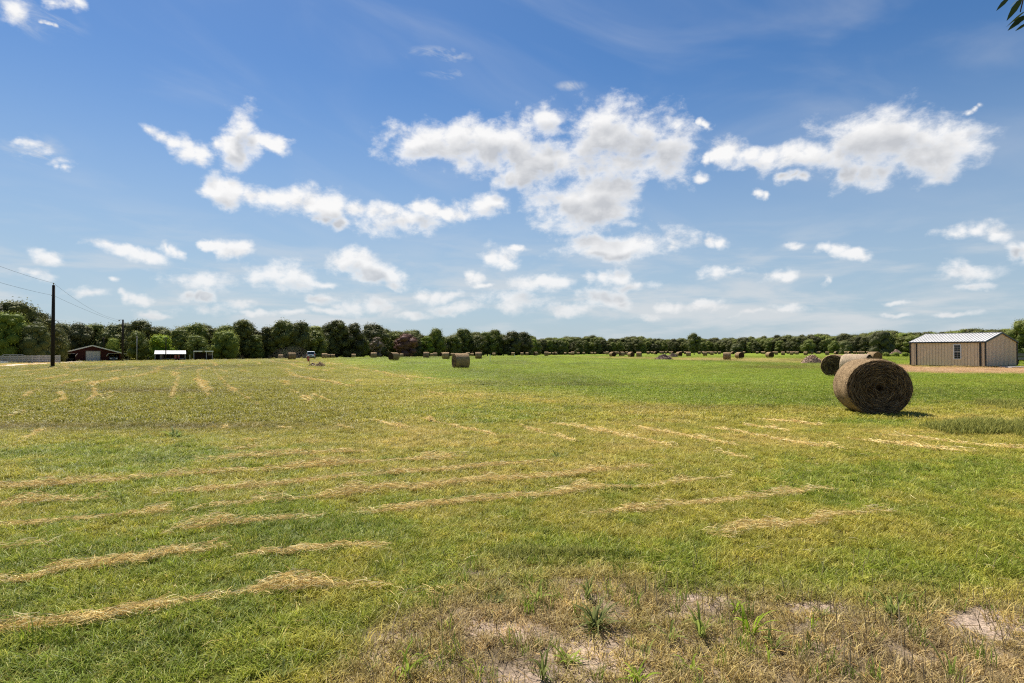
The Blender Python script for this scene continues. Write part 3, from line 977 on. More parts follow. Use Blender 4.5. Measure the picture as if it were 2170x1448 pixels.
def bale_fuzz(n, seed, L=.10, W=.006, side=False):
    r0 = np.random.default_rng(seed)
    a = r0.uniform(0, 6.283, n)
    if side:
        x = r0.uniform(-BL / 2, BL / 2, n); T = np.full(n, 1.0)
    else:
        x = np.full(n, BL / 2); T = np.sqrt(r0.uniform(0.01, 1, n))
    y, z = bale_radius(a, x, seed)
    C = np.stack([x + r0.uniform(.0, .04, n) * (0 if side else 1), y * T * 1.003, z * T * 1.003], -1)
    tang = np.stack([np.zeros(n), -np.sin(a), np.cos(a)], -1)
    if side:
        nrm = np.stack([np.zeros(n), np.cos(a), np.sin(a)], -1)
    else:
        nrm = np.tile([1.0, 0, 0], (n, 1))
    d = tang * np.sign(r0.normal(0, 1, n))[:, None] + r0.normal(0, .13, (n, 3)) + nrm * r0.uniform(-.05, .22, n)[:, None]
    d /= np.linalg.norm(d, axis=1)[:, None]
    ln = L * r0.uniform(.5, 1.6, n)
    P = np.stack([C, C + d * (ln * .5)[:, None] + nrm * .012, C + d * ln[:, None]], 1)
    S = np.cross(d, nrm + r0.normal(0, .4, (n, 3))); S /= np.linalg.norm(S, axis=1)[:, None] + 1e-9
    Wd = np.array([.9, 1, .4])[None] * (W * r0.uniform(.6, 1.3, n))[:, None]
    V, Q = ribbons(P, Wd, S)
    return V, Q, np.repeat(np.clip(np.abs(r0.normal(0, .42, n)), 0, 1), 6)


def merge(parts):
    Vs, Qs, Ts, qm, tm, vv = [], [], [], [], [], []
    o = 0
    for p in parts:
        V, Q = p['V'], p['Q']
        Vs.append(V); Qs.append(Q + o); qm.append(np.full(len(Q), p['m']))
        if p.get('T') is not None:
            Ts.append(p['T'] + o); tm.append(np.full(len(p['T']), p['m']))
        vv.append(p.get('v', np.full(len(V), .5)))
        o += len(V)
    T = np.concatenate(Ts) if Ts else None
    return np.concatenate(Vs), np.concatenate(Qs), T, np.concatenate(qm), (np.concatenate(tm) if tm else None), np.concatenate(vv)


def bale_proto(seed, fuzz, faceM=None, na=72):
    """Empty > net_wrap, end_face, end_face"""
    r = thing("hay_bale", None, "hay bale")
    V, Q = bale_side(seed, na)
    parts = [dict(V=V, Q=Q, m=0)]
    if fuzz:
        fV, fQ, fv = bale_fuzz(fuzz // 2, seed + 5, .07, .005, True)
        parts.append(dict(V=fV, Q=fQ, m=1, v=fv))
    V, Q, T, qm, tm, v = merge(parts)
    link("net_wrap", mkmesh("net_wrap", V, Q, T, [M_bside, M_fuzz], qm, tm, {'v': ('FLOAT', 'POINT', v)}, smooth_=True), r)
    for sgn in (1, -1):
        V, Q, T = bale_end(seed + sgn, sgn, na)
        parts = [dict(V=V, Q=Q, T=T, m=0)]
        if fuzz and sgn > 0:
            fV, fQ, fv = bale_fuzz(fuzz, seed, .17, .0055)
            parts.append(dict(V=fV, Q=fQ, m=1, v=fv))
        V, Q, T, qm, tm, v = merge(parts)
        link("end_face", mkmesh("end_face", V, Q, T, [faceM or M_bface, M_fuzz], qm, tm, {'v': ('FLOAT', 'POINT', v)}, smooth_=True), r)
    return r


def bale_small(seed):
    V, Q = bale_side(seed, 26, 7)
    parts = [dict(V=V, Q=Q, m=0)]
    for sgn in (1, -1):
        v2, q2, t2 = bale_end(seed + sgn, sgn, 26, 5, .03)
        parts.append(dict(V=v2, Q=q2, T=t2, m=1))
    V, Q, T, qm, tm, v = merge(parts)
    return mkmesh("hay_bale", V, Q, T, [M_bside, M_bface], qm, tm, smooth_=True)


def set_bale(o, px, Y, heading, d=1.5, label=None, group=None):
    """heading: direction the +X end looks to, degrees clockwise from straight away"""
    s = d / 1.5
    x, y, z = at(px, Y)
    o.location = (x, y, z + BR * .965 * s - .015)
    h = R(heading)
    o.rotation_euler = (0, 0, math.atan2(math.cos(h), math.sin(h)))
    o.scale = (s, s, s)
    if label: o['label'] = label
    if group: o['group'] = group
    return o


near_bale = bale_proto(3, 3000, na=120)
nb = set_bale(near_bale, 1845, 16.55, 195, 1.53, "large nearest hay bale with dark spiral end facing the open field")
near_bale['group'] = "hay bales in the field"
mid = bale_proto(8, 900)
set_bale(mid, 1771, 40.4, 222, 1.5, "hay bale with dark end, standing just behind and beside the nearest bale", "hay bales in the field")
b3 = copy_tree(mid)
set_bale(b3, 1815, 36.3, 138, 1.56, "sunlit hay bale seen side on, tucked behind the nearest bale", "hay bales in the field")
M_pale = bale_material("sunlit_net_wrap", (0.24, 0.165, 0.10), (0.56, 0.43, 0.29), False)  # paler copy of the wrap, sunlight on this bale put into its colour
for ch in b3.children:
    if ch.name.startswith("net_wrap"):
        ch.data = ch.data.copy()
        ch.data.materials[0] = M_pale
red = bale_proto(12, 300, M_bface_r)
set_bale(red, 1852, 92, 168, 1.62, "hay bale with reddish brown lit end, behind the three large bales by the shed", "hay bales in the field")
b5 = copy_tree(mid)
set_bale(b5, 976.5, 58.3, 247, 1.52, "dark brown hay bale alone in mid field, largest near the centre", "hay bales in the field")

# the far bales: left, right, top, bottom in the photograph; s seen side on, r or l end showing; landmark labels follow
BALES = [
    (507.7, 516, 753, 759.5, 's'), (531, 539, 753.7, 758.5, 's'), (569, 576.7, 753, 757.6, 's'), (589.6, 600.8, 748.8, 759.3, 's'), (610.8, 625.9, 748.8, 764.6, 's'), (623, 630, 749.7, 756, 's'),
    (681.6, 693.7, 749, 761, 's'), (692, 700, 748.4, 755.8, 's'), (701.7, 709.4, 750, 755, 's'), (745.9, 753, 750.8, 755.8, 's'),
    (785.8, 798, 747.8, 760.7, 's'), (826, 843.5, 747.3, 765.3, 'l'), (847.6, 854, 748.4, 752.8, 's'), (896.4, 910, 747.5, 760.7, 's'), (912, 919, 747, 754, 's'), (917, 926.8, 746.5, 754.7, 's'),
    (930, 945, 746.4, 755.8, 'l'), (936, 954, 748, 763.5, 's'), (955, 963, 746.5, 753.4, 's'), (986, 997, 747, 753.4, 's'), (997, 1004, 749, 753, 's'), (1007, 1021, 746.5, 761.3, 's'),
    (1043, 1051, 747.3, 752.4, 's'), (1083.5, 1091, 746.5, 753.2, 's'), (1103, 1109.3, 747, 752.4, 's'), (1113, 1120.7, 747, 752, 's'), (1130, 1140, 745.8, 754, 'l'), (1152.6, 1163, 745.7, 754.8, 's'),
    (1163, 1167, 746, 749, 's'), (1171, 1176, 746, 750, 's'), (1173, 1181, 745.4, 753, 'l'), (1196, 1199.6, 746, 748.4, 's'), (1205, 1210.5, 746, 750.4, 's'), (1209, 1218, 746.5, 752.4, 's'),
    (1223.4, 1228, 745.4, 748.8, 's'), (1235.6, 1239.4, 746, 748, 's'), (1252, 1256.8, 744.3, 749.8, 's'), (1258.7, 1263.4, 745, 748, 's'), (1277.5, 1283, 745, 750.2, 'l'), (1283, 1290, 745.4, 751, 's'),
    (1290, 1306, 745, 756, 'r'), (1302, 1308.5, 745, 752.5, 's'), (1307.5, 1312, 745, 748.5, 's'), (1311.2, 1323.7, 745, 754, 'l'), (1323, 1331.5, 745, 753, 'l'), (1329.5, 1344.9, 745.4, 756.8, 'r'), (1348.3, 1360, 744.6, 755.9, 's'),
    (1370, 1377, 745, 750, 's'), (1378.5, 1384.8, 745, 749.4, 's'), (1384.8, 1393, 745, 751, 'r'), (1397.6, 1402.6, 744.8, 748.8, 's'), (1401.5, 1407.2, 744.4, 748.8, 's'), (1408.8, 1413.8, 744.8, 748.2, 's'),
    (1417.2, 1422.4, 744.8, 749.4, 's'), (1421.6, 1429, 744.6, 749.4, 'r'), (1432, 1446, 744.6, 755, 'r'), (1440, 1445, 744, 748, 's'), (1449, 1455, 744.8, 750, 's'), (1453.4, 1464.6, 744.6, 752.8, 's'),
    (1478, 1485.4, 744.6, 749, 's'), (1486.5, 1493.3, 744.6, 749, 's'), (1489, 1499, 744.6, 752.2, 's'), (1497.8, 1502, 744.6, 748, 's'), (1501.6, 1508.2, 744.6, 749.2, 's'), (1504.2, 1513, 744.6, 750.2, 's'), (1513, 1520, 744.8, 749, 's'),
    (1520.4, 1528, 744, 748.2, 's'), (1530, 1550.5, 744.6, 761, 's'), (1548, 1556.7, 744.6, 749.8, 'r'), (1557, 1577, 744.6, 759, 'r'), (1574.5, 1578.9, 744.4, 747.8, 's'), (1601.4, 1607.7, 744.2, 746.6, 's'), (1612.4, 1617.4, 744.4, 748, 's'), (1615.4, 1622, 744.4, 749.4, 's'),
    (1622, 1639.8, 744.6, 757.5, 'r'), (1637, 1642.6, 744.4, 749, 's'), (1641, 1649, 744.4, 749.8, 's'), (1654.7, 1663.8, 744, 749.6, 's'), (1666.7, 1672.7, 744, 747.4, 's'), (1673, 1681.3, 744.2, 749.8, 's'), (1680, 1684.2, 744, 747, 's'), (1685.2, 1692.6, 744.2, 749.6, 's'),
    (1702.4, 1711.8, 744.2, 749.8, 's'), (1716, 1725.2, 744, 747, 's'), (1728.3, 1734, 744.2, 749, 's'), (1733, 1738.6, 744, 747.6, 's'), (1747.6, 1757.8, 744.2, 749, 's'), (1766.7, 1776, 744, 748.8, 'r'), (1775.6, 1781, 744.2, 748, 's'), (1780.6, 1786.6, 744.2, 747.6, 's'),
    (1788, 1796, 744.2, 748.4, 's'), (1794.6, 1804, 743.8, 748.2, 'r'), (1807.8, 1814, 743.8, 747, 's'), (1815.8, 1821, 743.8, 746.8, 's'), (1821.6, 1827, 744, 746.6, 's'), (1827, 1832.2, 744, 746.6, 's'), (1834, 1842.4, 744, 746.8, 's'), (641, 650.5, 750.5, 756, 's'),
]
ORD = "first second third fourth fifth sixth seventh eighth ninth tenth eleventh twelfth thirteenth fourteenth fifteenth sixteenth".split()
NAMED = {len(BALES) - 1: "pale topped hay bale partly hidden by the left side of the white car", 4: "hay bale with bright top just left of the white car, larger of the close pair", 5: "small hay bale half hidden behind the bale left of the white car", 3: "hay bale with pale lit side, in the dust left of the white car",
         6: "hay bale immediately right of the white car, front one of three", 7: "hay bale just behind the front bale right of the white car", 8: "small pale topped hay bale, last of three right of the white car",
         11: "hay bale with narrow dark end, between the reddish tree and the white car", 21: "hay bale standing right of the large mid field bale, left of the thin post", 17: "hay bale just left of the large mid field bale, touching it in view",
         40: "hay bale with dark end, leftmost big one of the cluster before the brush piles", 45: "hay bale with round end facing us, centre of the cluster before the brush piles", 46: "hay bale with white top, rightmost of the cluster before the brush piles",
         55: "hay bale with round dark end standing right behind the brush piles", 67: "hay bale with sloping pale top, leaning, left of the close pair past the lone tree", 69: "hay bale with round end showing, right of the close pair past the lone tree", 74: "lone hay bale with half dark end, between close pair and earth mound"}
LAND = [(659, "of the white car"), (976, "of the large mid field bale"), (1090, "of the short white post"), (1262, "of the bale cluster"), (1340, "of the round ended bale"), (1410, "of the nearer brush pile"), (1472, "of the lone tree"), (1567, "of the leaning bale"), (1630, "of the lone half dark bale"), (1720, "of the earth mound"), (1791, "of the small yellow green tree")]


def far_bales():
    protos = [bale_small(s) for s in (21, 22, 23)]
    count = {}
    for i, (x0, x1, y0, y1, mode) in sorted(enumerate(BALES), key=lambda t: (t[1][0] + t[1][1])):
        w, h = x1 - x0, y1 - y0
        cx = (x0 + x1) / 2
        Yh, Yw = F * 1.5 / h, F * (1.42 if mode == 's' else 1.8) / w
        Y = Yh if h > 9 else .35 * Yh + .65 * Yw
        Y = min(Y, np.interp(cx, [480, 560, 760, 1000, 1120, 1300, 1840], [190, 200, 205, 265, 285, 385, 335]))
        view = math.degrees(math.atan2(cx - CX, F))
        head = {'s': 90 + view + random.uniform(-9, 9), 'r': view + 180 - 38, 'l': view + 180 + 52}[mode]
        o = link("hay_bale", random.choice(protos))
        tag(o, None, "hay bale", "hay bales in the field")
        if i in NAMED:
            lab = NAMED[i]
        else:
            lx, ln = min(LAND, key=lambda t: abs(t[0] - cx))
            side = "right" if cx > lx else "left"
            lst = [j for j, b in enumerate(BALES) if j not in NAMED and min(LAND, key=lambda t: abs(t[0] - (b[0] + b[1]) / 2))[1] == ln and (((b[0] + b[1]) / 2 > lx) == (cx > lx))]
            lst.sort(key=lambda j: abs((BALES[j][0] + BALES[j][1]) / 2 - lx))
            lab = "small far bale, %s to the %s %s" % (ORD[lst.index(i)], side, ln)
        set_bale(o, cx, Y, head, 1.5, lab)


far_bales()

# ------------------------------------------------------------------ buildings
M_tan = mat("tan_ribbed_siding", (0.70, 0.56, 0.385), .55, .3, var=.05, vscale=3, bump=.05, bscale=60)
M_dark = mat("dark_trim", (0.018, 0.019, 0.018), .45, .4)
M_metal = mat("galvanised_roof", (0.53, 0.51, 0.48), .55, .25, .0, var=.08, vscale=2.0)
M_white = mat("white_paint", (0.78, 0.77, 0.74), .5, .3, var=.06, vscale=5)
M_greyw = mat("weathered_white_wood", (0.42, 0.40, 0.38), .8, .2, var=.35, vscale=12)
M_glass = mat("window_glass", (0.012, 0.016, 0.020), .08, .6)
M_red = mat("barn_red_boards", (0.060, 0.015, 0.013), .75, .2, var=.45, vscale=6, stretch=(5, 5, .6))
M_redp = mat("faded_red_paint", (0.36, 0.045, 0.04), .6, .3, var=.3, vscale=4)
M_pole = mat("creosoted_wood", (0.030, 0.022, 0.018), .85, .2, var=.4, vscale=10, stretch=(6, 6, .6), bump=.3)
M_wood = mat("grey_weathered_wood", (0.22, 0.19, 0.16), .85, .2, var=.35, vscale=10, stretch=(6, 6, .8))
M_wire = mat("wire", (0.03, 0.03, 0.032), .5, .3)
M_black = mat("black_rubber", (0.015, 0.015, 0.016), .8, .2)
M_car = mat("white_car_paint", (0.74, 0.75, 0.76), .22, .5)
M_bark = mat("bark", (0.085, 0.065, 0.05), .9, .1, var=.4, vscale=14, stretch=(3, 3, .5), bump=.5)
M_inner = mat("dark_boards", (0.035, 0.026, 0.022), .85, .1, var=.4, vscale=5)
M_lamp = mat("red_lamp", (0.42, 0.02, 0.015), .25, .5)
M_chrome = mat("bright_metal", (0.6, 0.6, 0.6), .25, .5, .9)


def build_tan_shed():
    C = at(2088, 62.0)
    r = thing("storage_shed", "tan ribbed metal storage shed with pale metal roof and dark trim", "shed", (C[0], C[1], C[2]), R(30))
    W, L, zb, ze = 7.2, 7.16, 0.12, 2.68
    rise = 0.93
    zr = ze + rise
    w = MB()
    # ribbed sheets: the wall outline is folded at every rib
    def ribbed(a, b, out, top, step=.3048):
        a, b, out = Vector(a), Vector(b), Vector(out)
        ln = (b - a).length
        d = (b - a) / ln
        pts = []
        n = int(ln / step)
        for i in range(n + 1):
            s0 = i * step + .02
            for s, o in ((s0, 0), (s0 + .018, .022), (s0 + .05, .022), (s0 + .078, 0), (s0 + .16, 0), (s0 + .165, .006), (s0 + .185, .006), (s0 + .19, 0)):
                if s < ln - .01:
                    pts.append((s, o))
        pts = [(0, 0)] + pts + [(ln, 0)]
        vs, fs = [], []
        for s, o in pts:
            p = a + d * s + out * o
            vs += [(p.x, p.y, zb), (p.x, p.y, top(s / ln))]
        for i in range(len(pts) - 1):
            fs.append((2 * i, 2 * i + 2, 2 * i + 3, 2 * i + 1))
        return vs, fs
    gable = lambda t: ze + rise * (1 - abs(2 * t - 1)) - .03
    flat = lambda t: ze - .02
    for a, b, o, tp in (((0, L, 0), (0, 0, 0), (-1, 0, 0), flat), ((0, 0, 0), (W, 0, 0), (0, -1, 0), gable), ((W, 0, 0), (W, L, 0), (1, 0, 0), flat), ((W, L, 0), (0, L, 0), (0, 1, 0), gable)):
        vs, fs = ribbed(a, b, o, tp)
        if tp is gable:
            # keep the ridge point exact
            pass
        w.add(vs, fs)
    wo = w.build("wall", M_tan, r)
    wo.data.materials.append(mat("rib_flank_shade", (0.34, 0.26, 0.175), .7, .2))
    for p in wo.data.polygons:        # rib shade painted in: the folded flanks get a darker colour
        if p.area < .12 and abs(p.normal.z) < .1 and max(abs(p.normal.x), abs(p.normal.y)) < .97:
            p.material_index = 1
    # roof: two slopes of standing seam sheets
    rf = MB()
    oh, oe = .12, .14
    nx = math.hypot(W / 2, rise)
    for sgn in (-1, 1):
        e = Vector((W / 2 + sgn * (W / 2 + oe), 0, ze - rise * oe / (W / 2) + .03))
        p = Vector((W / 2, 0, zr + .03))
        th = Vector((0, 0, .035))
        q = [(e.x, -oh, e.z), (e.x, L + oh, e.z), (p.x, L + oh, p.z), (p.x, -oh, p.z)]
        rf.add(q + [(x, y, z + th.z) for x, y, z in q], [(0, 1, 2, 3), (7, 6, 5, 4), (0, 4, 5, 1), (1, 5, 6, 2), (3, 2, 6, 7), (0, 3, 7, 4)])
        nS = 24
        for i in range(nS):
            y = -oh + .04 + (L + 2 * oh - .08) * i / (nS - 1)
            a = Vector((e.x + sgn * -.02, y, e.z + .058)); b = Vector((p.x + sgn * .06, y, p.z + .052))
            rf.bar(a, b, .03, .035)
    rf.bar((W / 2, -oh, zr + .085), (W / 2, L + oh, zr + .085), .30, .03)
    rf.build("roof", M_metal, r)
    tr = MB()
    zt = ze - rise * .04
    tr.box((-oe - .02, L / 2, ze - .06), (.06, L + 2 * oh + .06, .13))
    tr.box((W + oe + .02, L / 2, ze - .06), (.06, L + 2 * oh + .06, .13))
    for y in (-oh - .02, L + oh + .02):
        for sgn in (-1, 1):
            a = (W / 2 + sgn * (W / 2 + oe + .03), y, ze - rise * oe / (W / 2) - .015); b = (W / 2, y, zr + .0)
            tr.bar(a, b, .04, .15)
    tr.build("roof_trim", M_dark, r)
    for x, y in ((-.045, -.045), (-.045, L + .045), (W + .045, -.045), (W + .045, L + .045)):
        MB().box((x, y, (zb + ze) / 2 - .04), (.10, .10, ze - zb - .10)).build("corner_trim", M_dark, r)
    for y, wd in ((.42, .17), (L - .62, .10)):
        MB().box((-.055, y, (zb + ze) / 2 - .08), (.06, wd, ze - zb - .16)).build("downspout", M_dark, r)
    sk = MB()
    for x in (.3, W / 2, W - .3):
        sk.box((x, L / 2, .0), (.14, L - .1, .22))
    for y in (.10, L - .10):
        sk.box((W / 2, y, .02), (W - .1, .10, .16))
    sk.build("skid", M_dark, r)
    # window
    y0, z0, ww, wh = 2.51, 1.60, .66, 1.52
    fr = MB()
    x = -.05
    for dy in (-ww / 2, ww / 2):
        fr.box((x, y0 + dy, z0), (.07, .075, wh + .075))
    for dz in (-wh / 2, wh / 2, 0):
        fr.box((x, y0, z0 + dz), (.07, ww - .075, .075 if dz else .05))
    wi = fr.build("window", M_white, r)
    mu = MB()
    for dz in (-.43, -.24, .22, .41):
        mu.box((x - .005, y0, z0 + dz - (.06 if dz < 0 else -.06)), (.03, ww - .08, .018))
    mu.box((x - .0055, y0, z0), (.028, .018, wh - .08))
    mu.build("muntin", M_greyw, wi)
    for dz in (-wh / 4, wh / 4):
        MB().box((x + .015, y0, z0 + dz), (.01, ww - .06, wh / 2 - .05)).build("pane", M_glass, wi)
    return r


build_tan_shed()


def build_barn():
    Y = 158.0
    K = .815                      # the barn is turned to face the camera
    x0, x1 = (133 - CX) * Y / F, (258 - CX) * Y / F
    W = (x1 - x0) * K
    g = float(terrain((x0 + x1) / 2, Y)) - .05
    r = thing("red_barn", "low dark red barn with white gable edge and pale closed middle door", "barn", ((x0 + x1) / 2, Y, g), R(36))
    def world(lx, ly):
        c, s = math.cos(R(36)), math.sin(R(36))
        return ((x0 + x1) / 2 + lx * c - ly * s, Y + lx * s + ly * c, g)
    ze, zp, D = zpx(748.5, Y) - g, zpx(733, Y) - g, 11.0
    sl = (zp - ze) / (W / 2)
    roofz = lambda x: zp - sl * abs(x)
    dx0, dx1, dzt = K * ((183 - CX) * Y / F - (x0 + x1) / 2), K * ((212 - CX) * Y / F - (x0 + x1) / 2), zpx(745, Y) - g
    # bays: left opening, red panel, door, red panel, right opening
    lo = (-W / 2 + .4, -W / 2 + 2.7); ro = (W / 2 - 2.75, W / 2 - .35); oz = zpx(750.5, Y) - g
    f = MB()
    def panel(a, b, zb):
        n = 4
        xs = [a + (b - a) * i / n for i in range(n + 1)]
        poly = [(a, zb)] + [(x, roofz(x) - .06) for x in xs] + [(b, zb)]
        if a < 0 < b:
            poly = [(a, zb), (a, roofz(a) - .06), (0, zp - .06), (b, roofz(b) - .06), (b, zb)]
        f.prism(poly, -.06, .06, axis=1)
    panel(-W / 2, lo[0], 0); panel(lo[0], lo[1], oz); panel(lo[1], dx0, 0); panel(dx0, dx1, dzt); panel(dx1, ro[0], 0); panel(ro[0], ro[1], oz); panel(ro[1], W / 2, 0)
    for s in (-1, 1):
        f.box((s * (W / 2 - .06), D / 2 + .03, ze / 2 - .05), (.10, D - .1, ze - .15))
    f.prism([(-W / 2, 0), (-W / 2, ze - .06), (0, zp - .06), (W / 2, ze - .06), (W / 2, 0)], D, D + .1, axis=1)
    # lath pattern of upright battens
    for i in range(44):
        x = -W / 2 + .18 + i * (W - .36) / 43
        if dx0 - .15 < x < dx1 + .15 or lo[0] - .1 < x < lo[1] + .1 or ro[0] - .1 < x < ro[1] + .1:
            continue
        f.box((x, -.075, (roofz(x) - .12) / 2), (.05, .03, roofz(x) - .14))
    f.build("wall", M_red, r)
    rf = MB()
    for s in (-1, 1):
        a = (s * (W / 2 + .35), ze - sl * .35); b = (0, zp)
        rf.prism([(a[0], a[1]), (b[0], b[1]), (b[0], b[1] + .12), (a[0], a[1] + .12)], -.5, D + .5, axis=1)
    rf.build("roof", M_metal, r)
    fa = MB()
    for s in (-1, 1):
        fa.bar((s * (W / 2 + .35), -.54, ze - sl * .35 + .05), (0, -.54, zp + .05), .06, .30)
    fa.build("fascia", M_white, r)
    d = MB()
    d.box(((dx0 + dx1) / 2, -.05, dzt / 2), (dx1 - dx0 - .02, .06, dzt - .04))
    for i in range(1, 5):
        d.box(((dx0 + dx1) / 2, -.085, dzt * i / 5), (dx1 - dx0 - .1, .02, .04))
    d.build("door", mat("pale_door", (0.55, 0.53, 0.52), .5, .3, var=.12, vscale=2), r)
    fr = MB()
    for x in (dx0 - .06, dx1 + .06):
        fr.box((x, -.09, dzt / 2), (.12, .06, dzt))
    fr.box(((dx0 + dx1) / 2, -.09, dzt + .07), (dx1 - dx0 + .24, .06, .14))
    fr.build("door_frame", M_greyw, r)
    for (a, b) in (lo, ro):
        MB().box(((a + b) / 2, 4.6, ze / 2), (b - a + .8, .05, ze - .3)).build("bay_back", M_inner, r)
        MB().box(((a + b) / 2, -.09, oz + .1), (b - a, .06, .12)).build("bay_lintel", M_greyw, r)
    for x in (lo[1] + .25, ro[0] - .25):       # light brackets beside the bays
        b = MB(); b.bar((x - .22, -.12, oz - .55), (x + .22, -.55, oz + .1), .14, .10)
        b.build("awning_bracket", M_white, r)
    # lean-to frame on the right
    l = MB()
    xa, xb = W / 2 + .2, W / 2 + 1.9
    l.bar((xa, .3, ze - .1), (xb, .3, ze - .35), .08, .16)
    l.box((xa + .35, .3, (ze - .2) / 2), (.12, .12, ze - .2))
    l.box((xb - .1, 1.8, (ze - .4) / 2), (.12, .12, ze - .4))
    l.box(((xa + xb) / 2 + .3, .3, .55), (1.1, .08, .14))
    l.add([(xa, .25, ze), (xb, .25, ze - .28), (xb, 4, ze - .28), (xa, 4, ze), (xa, .25, ze + .06), (xb, .25, ze - .22), (xb, 4, ze - .22), (xa, 4, ze + .06)], [(0, 1, 2, 3), (7, 6, 5, 4), (0, 4, 5, 1), (1, 5, 6, 2), (2, 6, 7, 3), (3, 7, 4, 0)])
    l.build("lean_to", M_greyw, r)
    # things stored in the left bay
    h = thing("stored_implement", "grey rusty farm implement inside the open bay of the red barn", "farm implement", world((lo[0] + lo[1]) / 2, 1.6), R(36))
    b = MB()
    b.box((0, 0, .75), (1.6, .9, .12)); b.box((-.55, 0, 1.15), (.3, .6, .8))
    for i in range(6):
        b.bar((-.7 + i * .28, -.4, .75), (-.7 + i * .28, -.65, .05), .07)
    b.build("tool_frame", M_wood, h)
    for s in (-1, 1):
        wheel = MB(); wheel.tube([(s * .75, .1, .38), (s * .93, .1, .38)], .38, 14); wheel.build("wheel", M_black, h)
    return world((ro[0] + ro[1]) / 2, 2.9)


BARN_CAR = build_barn()


def build_car(name, label, loc, rz, estate=True):
    """front towards +Y. body > lamps, windows, bumpers, plate; wheels with rims"""
    r = thing(name, label, "car", loc, rz)
    L, W = 4.7, 1.86
    prof = [(-2.30, .42), (-2.34, .72), (-2.30, 1.02), (-2.22, 1.06), (.85, 1.06), (1.15, 1.02), (2.12, .88), (2.30, .74), (2.34, .46), (2.15, .30), (-2.10, .30)]
    b = MB()
    def loft(prof, halfw):
        n = len(prof)
        vs = []
        for x in (-1, -.86, .86, 1):
            k = .97 if abs(x) == 1 else 1.0
            for (y, z) in prof:
                zz = z
                vs.append((x * halfw(y, z), y * k, zz if abs(x) < 1 else z + (.04 if z < .5 else -.03)))
        fs = [tuple(range(n)), tuple(range(4 * n - 1, 3 * n - 1, -1))]
        for s in range(3):
            for i in range(n):
                fs.append((s * n + i, s * n + n + i, s * n + n + (i + 1) % n, s * n + (i + 1) % n))
        b.add(vs, fs)
    loft(prof, lambda y, z: W / 2 * (1 - .02 * abs(y)))
    body = b.build("body", M_car, r, bevel=.03, smooth_=False)
    c = MB()
    cab = [(-2.22, 1.05), (-2.02, 1.66), (-1.86, 1.73), (.05, 1.73), (.30, 1.66), (1.10, 1.05)]
    n = len(cab)
    vs = []
    for s in (-1, 1):
        for (y, z) in cab:
            t = (z - 1.05) / .68
            vs.append((s * (W / 2 - .03 - .17 * t), y, z))
    c.add(vs, [tuple(range(n)), tuple(range(2 * n - 1, n - 1, -1))] + [(i, i + n, (i + 1) % n + n, (i + 1) % n) for i in range(n)])
    cabin = c.build("cabin", M_car, r, bevel=.04)
    hw = lambda z: W / 2 - .03 - .17 * (z - 1.05) / .68

    def glass(name, q, n):
        m = MB(); n = Vector(n).normalized()
        v = [Vector(p) for p in q]
        m.add([p + n * .012 for p in v] + [p - n * .02 for p in v], [(0, 1, 2, 3), (7, 6, 5, 4), (0, 4, 5, 1), (1, 5, 6, 2), (2, 6, 7, 3), (3, 7, 4, 0)])
        return m.build(name, M_glass, cabin)
    glass("rear_window", [(-hw(1.14) + .10, -2.19, 1.14), (hw(1.14) - .10, -2.19, 1.14), (hw(1.58) - .10, -2.05, 1.58), (-hw(1.58) + .10, -2.05, 1.58)], (0, -1, .32))
    glass("windscreen", [(-hw(1.12) + .08, 1.01, 1.12), (hw(1.12) - .08, 1.01, 1.12), (hw(1.60) - .08, .38, 1.60), (-hw(1.60) + .08, .38, 1.60)], (0, .6, .8))
    for s in (-1, 1):
        for (ya, yb, yc, yd) in ((-1.95, -1.05, -1.05, -1.80), (-.97, .0, -.02, -.97), (.08, .86, .22, .06)):
            glass("side_window", [(s * hw(1.13), ya, 1.13), (s * hw(1.13), yb, 1.13), (s * hw(1.58), yc, 1.58), (s * hw(1.58), yd, 1.58)], (s, 0, .25))
        MB().box((s * .80, -2.29, .98), (.20, .10, .34)).build("tail_light", M_lamp, body, bevel=.02)
        MB().box((s * .68, 2.20, .76), (.40, .14, .15)).build("headlight", M_chrome, body, bevel=.03)
        MB().box((s * 1.02, .82, 1.12), (.20, .12, .14)).build("mirror", M_car, body, bevel=.03)
    MB().box((0, -2.36, .50), (1.70, .14, .24)).build("bumper", M_black, body, bevel=.03)
    MB().box((0, 2.33, .46), (1.72, .14, .26)).build("bumper", M_black, body, bevel=.03)
    MB().box((0, 2.30, .76), (.86, .06, .16)).build("grille", M_black, body)
    MB().box((0, -2.335, .84), (.34, .03, .16)).build("number_plate", M_dark, body)
    for s in (-1, 1):
        for y in (-1.42, 1.40):
            w = MB(); w.tube([(s * .72, y, .35), (s * .74, y, .35), (s * .92, y, .35), (s * .94, y, .35)], [.31, .35, .35, .31], 20)
            wh = w.build("wheel", M_black, r)
            q = MB(); q.tube([(s * .90, y, .35), (s * .955, y, .35)], .21, 14); q.build("rim", M_chrome, wh)
    return r


suv = at(659, 133.0)
build_car("estate_car", "white car driving away across the field, seen from behind, raising dust", suv, R(18))
build_car("estate_car", "white car parked in the dark bay of the red barn, its front showing", BARN_CAR, R(180 + 36))
wc = at(2180, 150.0)
build_car("estate_car", "white car parked behind the tan shed under the tree", wc, R(80))


